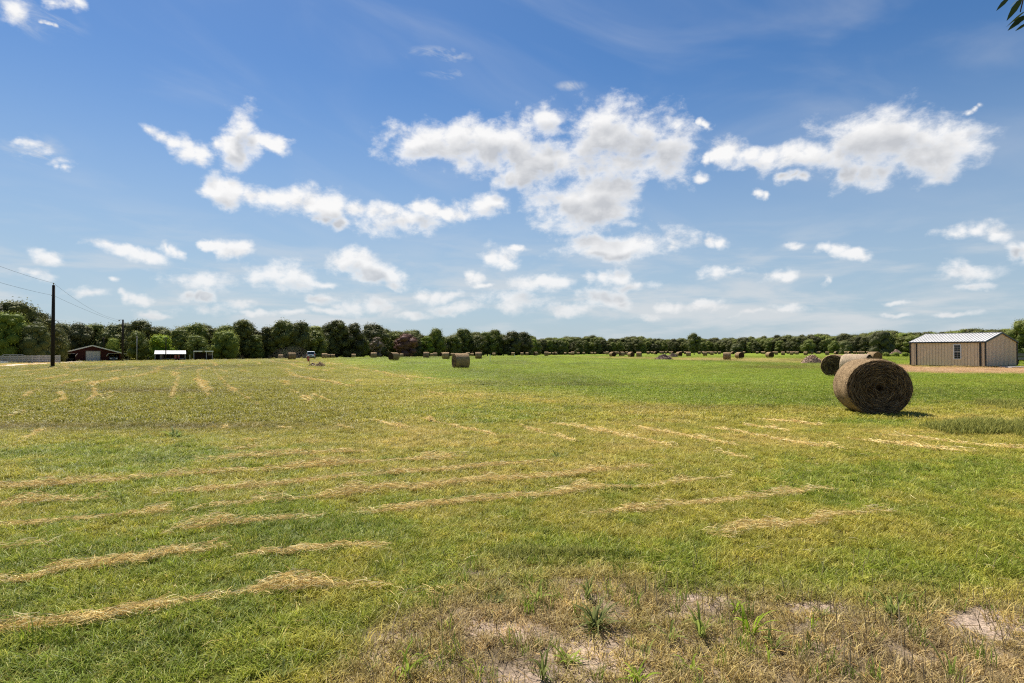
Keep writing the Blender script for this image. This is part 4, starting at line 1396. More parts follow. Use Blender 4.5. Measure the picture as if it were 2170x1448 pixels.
def open_shed():
    Y = 150.0
    x0, x1 = (327 - CX) * Y / F, (395 - CX) * Y / F
    K, TH = .84, R(29)             # turned to face the camera
    W = (x1 - x0) * K
    xm = (x0 + x1) / 2
    g = float(terrain(xm, Y))
    def world(px, ly):
        lx = ((px - CX) * Y / F - xm) * K
        return (xm + lx * math.cos(TH) - ly * math.sin(TH), Y + lx * math.sin(TH) + ly * math.cos(TH), g)
    r = thing("pole_shed", "low open fronted shed with white corrugated roof and red machinery inside", "shed", (xm, Y, g), TH)
    ze, zr = zpx(750.5, Y) - g, zpx(743, Y) - g
    m = MB()
    D = 5.0
    n = 66
    vs, fs = [], []
    for i in range(n + 1):
        x = -W / 2 - .1 + (W + .2) * i / n
        o = .03 * (i % 2)
        vs += [(x, -.3, ze + o), (x, D, zr + o), (x, -.3, ze - .06 + o), (x, D, zr - .06 + o)]
    for i in range(n):
        k = 4 * i
        fs += [(k, k + 4, k + 5, k + 1), (k + 2, k + 3, k + 7, k + 6), (k, k + 2, k + 6, k + 4)]
    m.add(vs, fs)
    m.build("roof", M_metal, r)
    for i in range(5):
        x = -W / 2 + .1 + (W - .2) * i / 4
        MB().box((x, 0, ze / 2 - .03), (.14, .14, ze - .04)).build("post", M_greyw if i in (0, 4) else M_red, r)
    b = MB(); b.box((0, D - .1, ze / 2 + .2), (W, .08, ze + .4)); b.box((-W / 2 + .05, D / 2 + .3, ze / 2), (.06, D - .8, ze - .1)); b.build("back_wall", M_inner, r)
    MB().box((-W / 2 + 1.5, .25, ze / 2 - .05), (.75, .06, ze - .2)).build("door", M_wood, r)
    br = MB(); br.bar((-W / 2 - 1.3, -.1, .8), (-W / 2 + .1, -.1, ze - .1), .06); br.bar((-W / 2 - 1.3, -.1, 0), (-W / 2 - 1.3, -.1, .85), .08); br.build("brace", M_wood, r)
    # machinery under the roof
    for (px, lab, w) in ((372.5, "red implement panel under the white roof, left one of the red pair", 1.25), (379.5, "red implement panel under the white roof, right one of the red pair", 1.25)):
        t = thing("red_implement", lab, "farm implement", world(px, 1.0), TH, "red implements in the open shed")
        q = MB()
        q.box((0, 0, 1.1), (.55, .5, .7)); q.box((0, 0, .62), (.7, .6, .2)); q.build("body", M_redp, t, bevel=.04)
        for s in (-1, 1):
            wq = MB(); wq.tube([(s * .28, 0, .28), (s * .42, 0, .28)], .28, 12); wq.build("wheel", M_black, t)
        gq = MB()
        for i in range(2):
            gq.box((-.10 + i * .20, -.27, 1.15), (.05, .03, .5))
        gq.build("grille", M_white, t)
    for (px, lab, w) in ((360, "pale long bench of tools inside the white roofed open shed", 2.6), (386, "pale low trough inside the white roofed open shed", 1.2)):
        t = thing("work_bench", lab, "bench", world(px, .9), TH)
        q = MB(); q.box((0, 0, .55), (w, .5, .10)); q.build("top", M_greyw, t)
        for s in (-1, 1):
            MB().box((s * (w / 2 - .1), 0, .25), (.1, .4, .5)).build("leg", M_wood, t)
    # second shelter, flat white roof edge
    x0, x1 = (409 - CX) * (Y + 3) / F, (453.5 - CX) * (Y + 3) / F
    W = (x1 - x0) * .86
    g = float(terrain((x0 + x1) / 2, Y + 3))
    r = thing("open_shelter", "flat roofed open shelter with white roof edge on pale posts", "shelter", ((x0 + x1) / 2, Y + 3, g), R(27))
    ze = zpx(744.5, Y + 3) - g
    q = MB(); q.add([(-W / 2, -.4, ze), (W / 2, -.4, ze), (W / 2, 4.5, ze - .25), (-W / 2, 4.5, ze - .25), (-W / 2, -.4, ze + .07), (W / 2, -.4, ze + .07), (W / 2, 4.5, ze - .18), (-W / 2, 4.5, ze - .18)], [(0, 1, 2, 3), (7, 6, 5, 4), (0, 4, 5, 1), (1, 5, 6, 2), (2, 6, 7, 3), (3, 7, 4, 0)])
    q.build("roof", M_metal, r)
    fz = MB(); fz.box((-W * .27, -.43, ze - .03), (W * .44, .05, .28)); fz.box((W * .28, -.43, ze - .03), (W * .42, .05, .28)); fz.build("fascia", M_white, r)
    for x in (-W / 2 + .15, W * .15, W * .44):
        MB().box((x, -.3, ze / 2), (.16, .16, ze)).build("post", M_greyw, r)
    q = MB(); q.box((0, 4.3, ze / 2 - .2), (W, .08, ze - .3)); q.build("back_wall", M_inner, r)
    MB().box((W * .33, 1.2, ze - .75), (.85, .06, .6)).build("hanging_board", M_wood, r)
    x = (402.5 - CX) * Y / F
    t = thing("short_post", "short pale post standing between the two open sheds", "post", (x, Y, float(terrain(x, Y))))
    MB().tube([(0, 0, 0), (0, 0, 1.5)], .09, 8).build("shaft", M_greyw, t)


open_shed()


# ------------------------------------------------------------------ poles, wires, fence, markers
def pole(px, pyt, Y, r0, label, mat_=None, name="utility_pole", arm=None):
    p = at(px, Y)
    t = thing(name, label, "pole", p)
    h = zpx(pyt, Y) - p[2]
    MB().tube([(0, 0, -.3), (0, 0, h * .5), (0, 0, h)], [r0, r0 * .88, r0 * .72], 12).build("shaft", mat_ or M_pole, t, smooth_=True)
    if arm == 'pin':
        MB().tube([(0, 0, h), (0, 0, h + .10), (0, 0, h + .16), (0, 0, h + .25)], [.03, .03, .08, .05], 8).build("insulator", M_greyw, t)
        MB().tube([(-.22, 0, h * .875), (.0, 0, h * .875)], .035, 6).build("bracket", M_wood, t)
    elif arm == 'lamp':
        MB().tube([(0, 0, h - .15), (-.45, 0, h - .05), (-.75, 0, h - .08)], .035, 6).build("lamp_arm", M_wood, t)
        MB().tube([(-.78, 0, h - .06), (-.78, 0, h - .20), (-.78, 0, h - .32)], [.07, .16, .12], 10).build("lamp_head", M_greyw, t)
    elif arm == 'cross':
        MB().box((0, -.1, h - .35), (1.1, .08, .10)).build("crossarm", M_wood, t)
    return p, h


p1, h1 = pole(112, 604.5, 63.6, .19, "tall dark wooden utility pole standing alone at the field edge", arm='pin')
p2, h2 = pole(260, 677.5, 122.0, .20, "dark wooden utility pole with small lamp arm beside the red barn", arm='lamp')
pole(290, 712, 146, .11, "thin grey pole with a crossarm in front of a dark round tree", M_greyw, "yard_pole", 'cross')
pole(351.5, 714, 146, .12, "thin dark pole standing before the white roofed open shed", M_pole, "yard_pole", 'cross')
pole(220, 714, 171, .12, "thin dark pole behind the red barn roof", M_pole, "yard_pole", 'cross')


def wire(a, b, sag, label, rad=.010):
    a, b = Vector(a), Vector(b)
    pts = []
    for i in range(33):
        t = i / 32
        p = a.lerp(b, t)
        p.z -= sag * 4 * t * (1 - t)
        pts.append(p)
    o = MB().tube(pts, rad, 5).build("power_line", M_wire)
    tag(o, label, "wire", "power lines")


T1 = Vector((p1[0], p1[1], p1[2] + h1 + .22)); T2 = Vector((p2[0], p2[1], p2[2] + h2 - .12))
dirw = Vector((p1[0] - p2[0], p1[1] - p2[1], 0)).normalized()
E1 = T1 + dirw * 70
wire(T1, T2, .9, "upper power line from the tall pole down to the pole by the barn")
wire(T1, E1 + Vector((0, 0, .3)), .9, "upper power line running overhead towards the camera from the tall pole")
L1 = Vector((p1[0], p1[1], p1[2] + h1 * .875)); L2 = Vector((p2[0] - 1.5, p2[1] + 12, p2[2] + h2 - 1.2))
wire(L1, L2, .8, "lower power line dropping behind the pole by the barn")
wire(L1, L1 + dirw * 70 + Vector((0, 0, .2)), .8, "lower power line running overhead towards the camera from the tall pole")


def fence():
    r = None
    a, b = at(-60, 97), at(127, 105)
    n = 13
    r = thing("rail_fence", "grey weathered rail and wire fence along the drive under the big tree", "fence", a)
    A, B = Vector(a), Vector(b)
    for i in range(n):
        p = A.lerp(B, i / (n - 1)); p.z = float(terrain(p.x, p.y))
        q = p - A
        MB().box((q.x, q.y, q.z + .68), (.16, .16, 1.40)).build("post", M_greyw, r)
    for hz, w in ((1.25, .16), (.85, .10), (.45, .10)):
        m = MB()
        for i in range(n - 1):
            p, q = A.lerp(B, i / (n - 1)), A.lerp(B, (i + 1) / (n - 1))
            p.z, q.z = float(terrain(p.x, p.y)), float(terrain(q.x, q.y))
            m.bar(p - A + Vector((0, -.1, hz)), q - A + Vector((0, -.1, hz)), .06, w)
        m.build("rail", M_greyw, r)
    m = MB()
    d = (B - A)
    for i in range(150):
        p = A.lerp(B, i / 149); p.z = float(terrain(p.x, p.y))
        q = p - A
        m.box((q.x, q.y + .02, q.z + .60), (.05, .02, 1.15))
    m.build("pickets", M_greyw, r)
    # a higher corral rail behind and a pale lying log
    t = thing("corral_gate", "pale pipe corral gate standing behind the weathered rail fence", "gate", at(28, 103))
    m = MB()
    w = 42 * 103 / F
    for z in (.35, .8, 1.2, 1.55):
        m.tube([(-w / 2, 0, z), (w / 2, 0, z)], .04, 6)
    for x in (-w / 2, 0, w / 2):
        m.tube([(x, 0, 0), (x, 0, 1.58)], .045, 6)
    m.build("pipe_frame", M_greyw, t)
    p = at(8, 90)
    t = thing("white_trough", "white upturned trough lying in the grass before the rail fence", "trough", p)
    m = MB(); m.prism([(-.25, 0), (-.18, .34), (.18, .34), (.25, 0)], -.55, .55, axis=0); m.build("shell", M_white, t, bevel=.03)


fence()

# drive: a pale sandy track laid on the ground
def drive():
    pts = [(-300, 777.5, 3.0), (-60, 776.2, 3.0), (0, 775.6, 3.0), (40, 773.6, 3.4), (90, 770.6, 3.6), (125, 768.2, 3.4), (160, 766.8, 3.2), (200, 766.0, 3.0)]
    c = [ground(px, py) for px, py, w in pts]
    line, t, ln = polyline([p[:2] for p in c], 1.0)
    d = np.gradient(line, axis=0); d /= np.linalg.norm(d, axis=1)[:, None]
    vs, w = [], 9
    for k in range(w):
        u = (k / (w - 1) - .5) * (3.6 + .8 * (fbm(t * .25, t * 0 + (k > 4) * 9, 3, 5) - .5))
        X, Y = line[:, 0] - d[:, 1] * u, line[:, 1] + d[:, 0] * u
        vs.append(np.stack([X, Y, terrain(X, Y) + .035 - .03 * (2 * k / (w - 1) - 1) ** 6], -1))
    V = np.stack(vs, 1).reshape(-1, 3)
    n = len(line)
    i = np.arange(n * w).reshape(n, w)
    Q = np.stack([i[:-1, :-1], i[:-1, 1:], i[1:, 1:], i[1:, :-1]], -1).reshape(-1, 4)
    m = mat("pale_sand", (0.62, 0.50, 0.37), .95, .1, var=.25, vscale=1.2, coord='Object')
    tag(link("track", mkmesh("track", V, Q, mats=[m], smooth_=True)), "pale sandy farm track leading to the red barn", "track", kind='structure')


drive()


def marker(px, pyt, pyb, label, r=.035, m=None, sign=False):
    b = ground(px, pyb)
    t = thing("marker_post", label, "post", b)
    h = zpx(pyt, b[1]) - b[2]
    MB().tube([(0, 0, -.1), (0, 0, h)], r, 6).build("shaft", m or M_greyw, t)
    if sign:
        q = MB(); q.box((-.11, -.03, h - .52), (.24, .02, .62)); q.build("sign_panel", M_redp, t)
        q = MB(); q.bar((-.19, -.045, h - .75), (-.03, -.045, h - .35), .09, .012); q.build("white_mark", M_white, t)
    return t


marker(655.3, 751.5, 773.8, "thin stake with small red and white panel before the white car", .035, M_wood, True)
marker(1038.5, 750.6, 767.6, "thin pale stake in the field right of the large mid field bale", .035, M_white)
marker(1090.5, 751.5, 757.5, "short white stake further off, right of the thin pale stake", .05, M_white)


def dirt_heap(px0, px1, pyt, pyb, label, mats, sticks, name="brush_pile", rnd=1, dens=1.0):
    a, b = ground(px0, pyb), ground(px1, pyb)
    c = ground((px0 + px1) / 2, pyb)
    Wd = abs(b[0] - a[0]); H = zpx(pyt, c[1]) - c[2]
    t = thing(name, label, name.split('_')[-1] if name != "earth_mound" else "mound", c)
    nr, na = 14, 40
    rr, aa = np.meshgrid(np.linspace(0, 1, nr), np.linspace(0, 2 * np.pi, na, endpoint=False), indexing='ij')
    X = rr * np.cos(aa) * Wd / 2; Y = rr * np.sin(aa) * Wd * .38
    Z = H * (1 - rr ** 1.6) * (.75 + .5 * fbm(X * 1.2 + rnd, Y * 1.2, 4, rnd)) + .10 * (fbm(X * 5, Y * 5, 3, rnd + 4) - .5) * (rr < .98) - .05 * (rr > .98)
    V = np.stack([X, Y, Z], -1).reshape(-1, 3)
    i = np.arange(nr * na).reshape(nr, na)
    Q = np.stack([i[:-1], i[1:], np.roll(i, -1, 1)[1:], np.roll(i, -1, 1)[:-1]], -1).reshape(-1, 4)
    n = sticks
    k = rng.integers(0, len(V), n)
    C = V[k] + rng.normal(0, .08, (n, 3)) * [1, 1, .4]
    d = rng.normal(0, 1, (n, 3)) * [1, 1, .45]; d /= np.linalg.norm(d, axis=1)[:, None]
    ln = rng.uniform(.15, .6, n)[:, None] * dens
    P = np.stack([C - d * ln / 2, C + rng.normal(0, .05, (n, 3)) + [0, 0, .05], C + d * ln / 2 + [0, 0, .03]], 1)
    S = np.cross(d, rng.normal(0, 1, (n, 3))); S /= np.linalg.norm(S, axis=1)[:, None]
    Vr, Qr = ribbons(P, np.array([.7, 1, .6])[None] * rng.uniform(.03, .10, n)[:, None] * dens, S)
    V2, Q2, T2, qm, tm, v = merge([dict(V=V, Q=Q, m=0), dict(V=Vr, Q=Qr, m=1, v=np.repeat(rng.uniform(0, 1, n), 6))])
    link("heap", mkmesh("heap", V2, Q2, T2, mats, qm, tm, {'v': ('FLOAT', 'POINT', v)}), t)


M_earth = mat("reddish_earth", (0.30, 0.20, 0.145), .95, .1, var=.4, vscale=5, bump=.8, bscale=14)
M_chip = leafy("debris_chip", (0.10, 0.065, 0.05), (0.55, 0.40, 0.30), trans=.05)
dirt_heap(1388, 1425, 752, 762.5, "nearer heap of mixed brown brush and debris in front of the far bales", [M_earth, M_chip], 900, rnd=2)
dirt_heap(1415, 1437, 749, 757.5, "smaller brush heap behind the nearer one, beside a round ended bale", [M_earth, M_chip], 600, rnd=5)
dirt_heap(1698, 1744, 754.5, 770, "pinkish grey mound of earth and clods left of the large bales", [M_earth, M_chip], 1000, "earth_mound", rnd=9, dens=.6)
dirt_heap(1882, 1912, 740.2, 751, "long reddish brown heap among weeds left of the tan shed", [M_earth, M_chip], 500, "earth_mound", rnd=11)
dirt_heap(664, 692, 770.5, 777.5, "low dug patch of dark brown clods beside the stake", [mat("dark_earth", (0.12, 0.07, 0.04), .95, .1, var=.4, vscale=5), M_chip], 160, "earth_mound", rnd=13, dens=.5)
dirt_heap(652, 672, 771, 776.5, "small dark clod heap at the foot of the stake", [mat("dark_earth", (0.10, 0.06, 0.035), .95, .1, var=.4, vscale=5), M_chip], 90, "earth_mound", rnd=14, dens=.5)


def trailer():
    p = at(2172, 78)
    t = thing("flatbed_trailer", "black stake sided trailer parked behind the tan shed corner", "trailer", p, R(-8))
    m = MB(); m.box((0, 0, .62), (2.9, 5.0, .12))
    for z in (.85, 1.1, 1.3):
        m.box((-1.42, 0, z), (.05, 4.9, .16)); m.box((1.42, 0, z), (.05, 4.9, .16)); m.box((0, -2.45, z), (2.8, .05, .16))
    for x in (-1.42, 0, 1.42):
        m.box((x, -2.5, .95), (.08, .06, .9))
    m.build("bed", M_dark, t)
    for s in (-1, 1):
        for y in (-.5, .5):
            w = MB(); w.tube([(s * 1.2, y, .36), (s * 1.42, y, .36)], .36, 16); w.build("wheel", M_black, t)
    m = MB(); m.bar((0, -2.5, .5), (0, -4.0, .45), .10); m.build("drawbar", M_dark, t)
    p = at(2160, 61)
    t = thing("concrete_slab", "pale concrete slab lying on the ground by the shed corner", "slab", p, R(5))
    MB().box((0, 0, .06), (3.2, 1.6, .12)).build("slab_top", mat("pale_concrete", (0.5, 0.48, 0.46), .9, .2, var=.2, vscale=3), t, bevel=.015)


trailer()

# ------------------------------------------------------------------ trees
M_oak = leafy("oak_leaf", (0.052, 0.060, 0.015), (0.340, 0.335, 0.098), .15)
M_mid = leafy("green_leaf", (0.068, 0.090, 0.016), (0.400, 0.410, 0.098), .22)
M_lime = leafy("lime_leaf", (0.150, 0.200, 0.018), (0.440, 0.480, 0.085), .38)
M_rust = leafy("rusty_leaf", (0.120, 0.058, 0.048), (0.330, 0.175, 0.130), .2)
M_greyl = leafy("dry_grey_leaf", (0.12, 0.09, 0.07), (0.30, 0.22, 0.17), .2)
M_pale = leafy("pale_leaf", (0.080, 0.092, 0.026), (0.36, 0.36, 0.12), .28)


def tree_meshes(seed, H=10.0, W=8.0, base=.12, nlobe=26, nleaf=5200, leaf=.30, shape='round', lm=None, spread=1.0):
    """tapered trunk with limbs reaching into a crown of many leaf clumps"""
    r0 = np.random.default_rng(seed)
    # lobes through an uneven envelope
    lob = []
    for k in range(nlobe):
        u = (k + .5) / nlobe
        t = base + (1 - base) * (u ** .85)
        z = t * H
        if shape == 'round':
            env = math.sin(math.pi * min(1, (.16 + .80 * (t - base) / (1 - base)))) ** .7
        elif shape == 'cone':
            env = max(.12, 1 - .85 * (t - base) / (1 - base))
        else:                     # wide: broad to the ground
            env = max(.10, math.sqrt(max(0, 1 - ((t - .30) / .72) ** 2)))
        a = k * 2.39996 + r0.uniform(-.5, .5)
        rr = W / 2 * env * math.sqrt(r0.uniform(.08, 1)) * .80
        s = r0.uniform(.12, .27) * W * (.7 + .5 * env)
        lob.append((rr * math.cos(a), rr * math.sin(a), min(z, H - s * .55), s))
    lob = np.array(lob)
    w = lob[:, 3] ** 2
    k = r0.choice(len(lob), nleaf, p=w / w.sum())
    n = r0.normal(0, 1, (nleaf, 3)); n[:, 2] += .25; n /= np.linalg.norm(n, axis=1)[:, None]
    rad = lob[k, 3] * np.clip(r0.normal(.86, .17, nleaf), .25, 1.25)
    C = lob[k, :3] + n * rad[:, None] * [1, 1, .80]
    C[:, 2] = np.maximum(C[:, 2], r0.uniform(.15, .5, nleaf))
    nd = n + r0.normal(0, .30, (nleaf, 3)) + [0, 0, .15]; nd /= np.linalg.norm(nd, axis=1)[:, None]
    t1 = np.cross(nd, r0.normal(0, 1, (nleaf, 3))); t1 /= np.linalg.norm(t1, axis=1)[:, None]
    t2 = np.cross(nd, t1)
    s = leaf * r0.uniform(.5, 1.15, nleaf)[:, None]
    b = nd * s * .22
    # solid hearts of the clumps keep the light out
    import bmesh
    bm = bmesh.new(); bmesh.ops.create_icosphere(bm, subdivisions=2, radius=1.0)
    iv = np.array([q.co[:] for q in bm.verts]); it = np.array([[q.index for q in f.verts] for f in bm.faces]); bm.free()
    hv, ht_ = [], []
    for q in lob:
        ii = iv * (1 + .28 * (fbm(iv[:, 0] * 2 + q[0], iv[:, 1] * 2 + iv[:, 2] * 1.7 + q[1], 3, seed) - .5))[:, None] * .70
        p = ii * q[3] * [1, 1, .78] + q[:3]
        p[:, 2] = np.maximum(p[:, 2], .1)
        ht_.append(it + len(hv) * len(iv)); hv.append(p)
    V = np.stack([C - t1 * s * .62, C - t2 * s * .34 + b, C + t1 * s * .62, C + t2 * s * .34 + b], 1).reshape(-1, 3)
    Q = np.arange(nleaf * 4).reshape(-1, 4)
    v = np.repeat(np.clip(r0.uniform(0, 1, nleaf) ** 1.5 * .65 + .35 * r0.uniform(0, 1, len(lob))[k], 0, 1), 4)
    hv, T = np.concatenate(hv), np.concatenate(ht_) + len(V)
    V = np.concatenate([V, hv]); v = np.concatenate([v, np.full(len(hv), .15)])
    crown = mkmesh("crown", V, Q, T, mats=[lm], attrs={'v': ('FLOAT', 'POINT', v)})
    tr = MB()
    ht = H * (.45 if shape != 'cone' else .8)
    tr.tube([(0, 0, -.2), (.05, .02, ht * .4), (.0, .08, ht * .8), (.03, .05, ht * 1.15)], [.30 * H / 10, .22 * H / 10, .15 * H / 10, .05], 8)
    for q in r0.choice(len(lob), min(7, len(lob)), replace=False):
        e = lob[q]
        st = (0, .04, min(ht * r0.uniform(.35, .9), e[2] * .8))
        md = (e[0] * .5, e[1] * .5, (st[2] + e[2]) / 2 + .2)
        tr.tube([st, md, tuple(e[:3])], [.12 * H / 10, .08 * H / 10, .02], 6)
    o = tr.build("trunk", M_bark)
    tm = o.data
    bpy.data.objects.remove(o)
    return crown, tm


def make_tree(name, meshes, label, group, p, H, H0=10.0, rz=0.0, wide=1.0, cat="tree"):
    t = thing(name, label, cat, p, rz, group)
    s = H / H0
    t.scale = (s * wide, s * wide, s)
    link("crown", meshes[0], t)
    link("trunk", meshes[1], t)
    return t


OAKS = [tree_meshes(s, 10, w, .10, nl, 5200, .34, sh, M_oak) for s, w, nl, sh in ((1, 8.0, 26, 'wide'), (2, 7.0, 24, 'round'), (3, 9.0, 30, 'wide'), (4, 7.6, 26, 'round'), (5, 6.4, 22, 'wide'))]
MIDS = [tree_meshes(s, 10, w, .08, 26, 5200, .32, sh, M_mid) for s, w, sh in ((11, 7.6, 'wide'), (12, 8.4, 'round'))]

SKY_X = [-200, 0, 35, 66, 85, 100, 108, 126, 155, 174, 213, 251, 271, 280, 329, 358, 377, 387, 411, 435, 457, 465, 476, 490, 513, 531, 555, 583, 601, 620, 642, 662, 679, 702, 730, 758, 773, 793, 808, 824, 839, 863, 889, 911, 935, 953, 985, 1003, 1033, 1073, 1106, 1125, 1134, 1156, 1183, 1214, 1233, 1258, 1274, 1286, 1308, 1347, 1371, 1418, 1487, 1548, 1589, 1652, 1675, 1706, 1738, 1766, 1782, 1815, 1852, 1895, 1927, 1982, 2068, 2133, 2400]
SKY_Y = [640, 640, 642, 656, 668, 679, 683, 679, 682, 683, 687, 688, 682, 681, 681, 685, 695, 683, 678, 682, 686, 693, 687, 690, 683, 685, 690, 692, 686, 690, 686, 693, 682, 682, 683, 687, 698, 690, 692, 697, 702, 699, 697, 697, 704, 706, 703, 701, 701, 703, 705, 713, 719, 716, 714, 713, 715, 711, 717, 717, 717, 712, 717, 718, 717, 715, 715, 711, 712, 711, 708, 711, 707, 711, 703, 702, 706, 704, 698, 699, 690]
BELT = ([-200, 0, 100, 135, 390, 500, 760, 790, 1000, 1120, 1145, 1500, 1800, 2170, 2400], [119, 123, 134, 176, 182, 190, 218, 240, 292, 305, 430, 470, 415, 350, 320])
sky_y = lambda px: float(np.interp(px, SKY_X, SKY_Y))
belt = lambda px: float(np.interp(px, *BELT))


def top_height(px, Y, p):
    return zpx(sky_y(px), Y) - p[2]


def belt_trees():
    """front row of the tree belt, left part: each crown can be told apart"""
    px = -95.0
    rows = []
    while px < 1130:
        Y = belt(px) + random.uniform(-3, 5)
        p = at(px, Y)
        top = top_height(px, Y, p)
        H = top * random.uniform(.90, 1.03) if px < 95 else top * random.choice((.70, .82, .92, 1.0, 1.07)) * random.uniform(.95, 1.04)
        rows.append((px, p, H))
        px += (4.1 + random.uniform(-.9, 1.6)) * F / Y * (H / 10.0)
    marks = [(112, "the tall utility pole"), (198, "the red barn"), (361, "the white roofed open shed"), (431, "the flat roofed shelter"), (478, "the lime green tree"), (659, "the white car"), (800, "the thin grey tree"), (860, "the reddish tree"), (976, "the large mid field bale"), (1110, "the near belt's end")]
    seen = {}
    for px, p, H in rows:
        mx, mn = min(marks, key=lambda m: abs(m[0] - px))
        side = "right" if px > mx else "left"
        seen.setdefault((mn, side), []).append((abs(px - mx), px))
    for px, p, H in rows:
        mx, mn = min(marks, key=lambda m: abs(m[0] - px))
        side = "right" if px > mx else "left"
        k = sorted(seen[(mn, side)]).index((abs(px - mx), px))
        lab = "dark oak in the tree belt, %s to the %s of %s" % (ORD[k], side, mn)
        m = random.choice(OAKS if random.random() < .82 else MIDS)
        make_tree("oak_tree", m, lab, "oaks of the near tree belt", p, H, rz=random.uniform(0, 6.28), wide=random.uniform(.80, 1.25))


belt_trees()

LIME = tree_meshes(31, 10, 10.5, .10, 34, 5600, .36, 'wide', M_lime)
RUST = tree_meshes(32, 10, 9.5, .08, 30, 5200, .30, 'round', M_rust)
GREYT = tree_meshes(33, 10, 6.5, .10, 24, 2600, .28, 'round', M_greyl)
PALE = tree_meshes(34, 10, 11.5, .05, 34, 4200, .36, 'wide', M_pale)
LONE = tree_meshes(35, 10, 8.4, .20, 30, 4600, .34, 'round', M_pale)
ROUND = tree_meshes(36, 10, 13, .03, 30, 4600, .42, 'wide', M_pale)
FULL = tree_meshes(37, 10, 9.0, .05, 34, 9000, .24, 'wide', M_mid)


def special(name, meshes, px, pyt, Y, label, wide=1.0, cat="tree"):
    p = at(px, Y)
    make_tree(name, meshes, label, None, p, zpx(pyt, Y) - p[2], rz=random.uniform(0, 6), wide=wide, cat=cat)


special("willow_tree", LIME, 478, 703, 172, "bright lime green tree right of the flat roofed shelter", .90)
special("young_tree", LIME, 340, 712, 160, "smaller lime green tree behind the white roofed open shed", .95)
special("young_tree", LIME, 240, 719, 172, "light green tree rising behind the red barn roof", .6)
special("cedar_tree", OAKS[3], 292, 703, 155, "very dark round tree behind the thin grey crossarm pole", .85)
special("oak_tree", MIDS[1], 418, 712, 160, "rounded mid green tree directly behind the flat roofed shelter", 1.0)
special("oak_tree", FULL, 15, 665, 113, "big leafy tree above the rail fence, light green clumps low on its front", .9)
special("oak_tree", FULL, 122, 700, 150, "olive lit tree just behind the tall utility pole", .7)
special("oak_tree", FULL, 75, 690, 114, "leafy green tree above the rail fence, nearer the tall pole", .8)
special("dead_oak", RUST, 861, 709, 246, "reddish brown dying tree in the dark belt", 1.1)
special("dead_oak", GREYT, 799, 715, 224, "thin grey brown tree beside the gap in the belt", 1.0)
special("lone_tree", LONE, 1471, 707, 262, "lone upright tree standing out in the field before the far wood", .85)
special("pale_tree", PALE, 1868, 703, 205, "tall pale green loose tree left of the tan shed", .80)
special("shrub", ROUND, 1791, 724.5, 330, "small rounded yellow green tree before the far wood", .80)
special("shrub", ROUND, 1562, 729, 400, "low pale round tree against the far wood right of the lone tree", 1.0)
special("shrub", FULL, 1768, 723, 338, "rounded green tree touching the yellow green one before the far wood", .95)
special("shrub", FULL, 1712, 722, 350, "broad green bushy tree before the far wood above the earth mound", 1.1)
special("oak_tree", FULL, 2172, 679, 96, "leafy green tree rising behind the right end of the tan shed", .85)


def far_wood():
    """the wood beyond and behind: one mass"""
    P, RO, SC, IX, TI = [], [], [], [], []
    protos = []
    for c, t in OAKS + MIDS:
        V = np.empty(len(c.vertices) * 3); c.vertices.foreach_get('co', V)
        protos.append(bpy.data.objects.new("wood_crown", c))

    def put(px, Y, k):
        p = at(px, Y)
        H = top_height(px, Y, p) * k
        s = H / 10
        P.append(p); RO.append((0, 0, random.uniform(0, 6.28))); w = s * random.uniform(.85, 1.35)
        SC.append((w, w, s)); IX.append(random.choices(range(7), [4, 4, 4, 4, 4, 1.6, 1.6])[0]); TI.append((1, 1, 1))
    # behind the near belt
    for row in range(3):
        px = -230.0 + 20 * row
        while px < 1150:
            Y = belt(px) + 9 + 9 * row
            put(px, Y, random.uniform(.62, .95))
            px += 4.6 * F / Y * random.uniform(.8, 1.2)
    # the far wood
    for row in range(4):
        px = 1095.0 + 7 * row
        while px < 2420:
            Y = belt(max(px, 1146)) + 10 * row + random.uniform(-3, 3)
            put(px, Y, random.uniform(.58, .92) if row == 0 else random.uniform(.80, 1.02))
            px += (4.2 if row else 4.6) * F / Y * random.uniform(.75, 1.25)
    scatter_object("woods", protos, np.array(P), np.array(RO), np.array(SC), np.array(IX), np.array(TI), "dark green wood closing off the field behind the bales", "woods")


far_wood()


# ------------------------------------------------------------------ tall grass, weeds
M_weed = leafy("weed_leaf", (0.130, 0.180, 0.020), (0.360, 0.410, 0.075), .50)
M_tall = leafy("tall_grass_blade", (0.090, 0.105, 0.020), (0.380, 0.350, 0.090), .35)
M_stub = leafy("dry_stubble", (0.16, 0.12, 0.04), (0.46, 0.36, 0.15), .3)


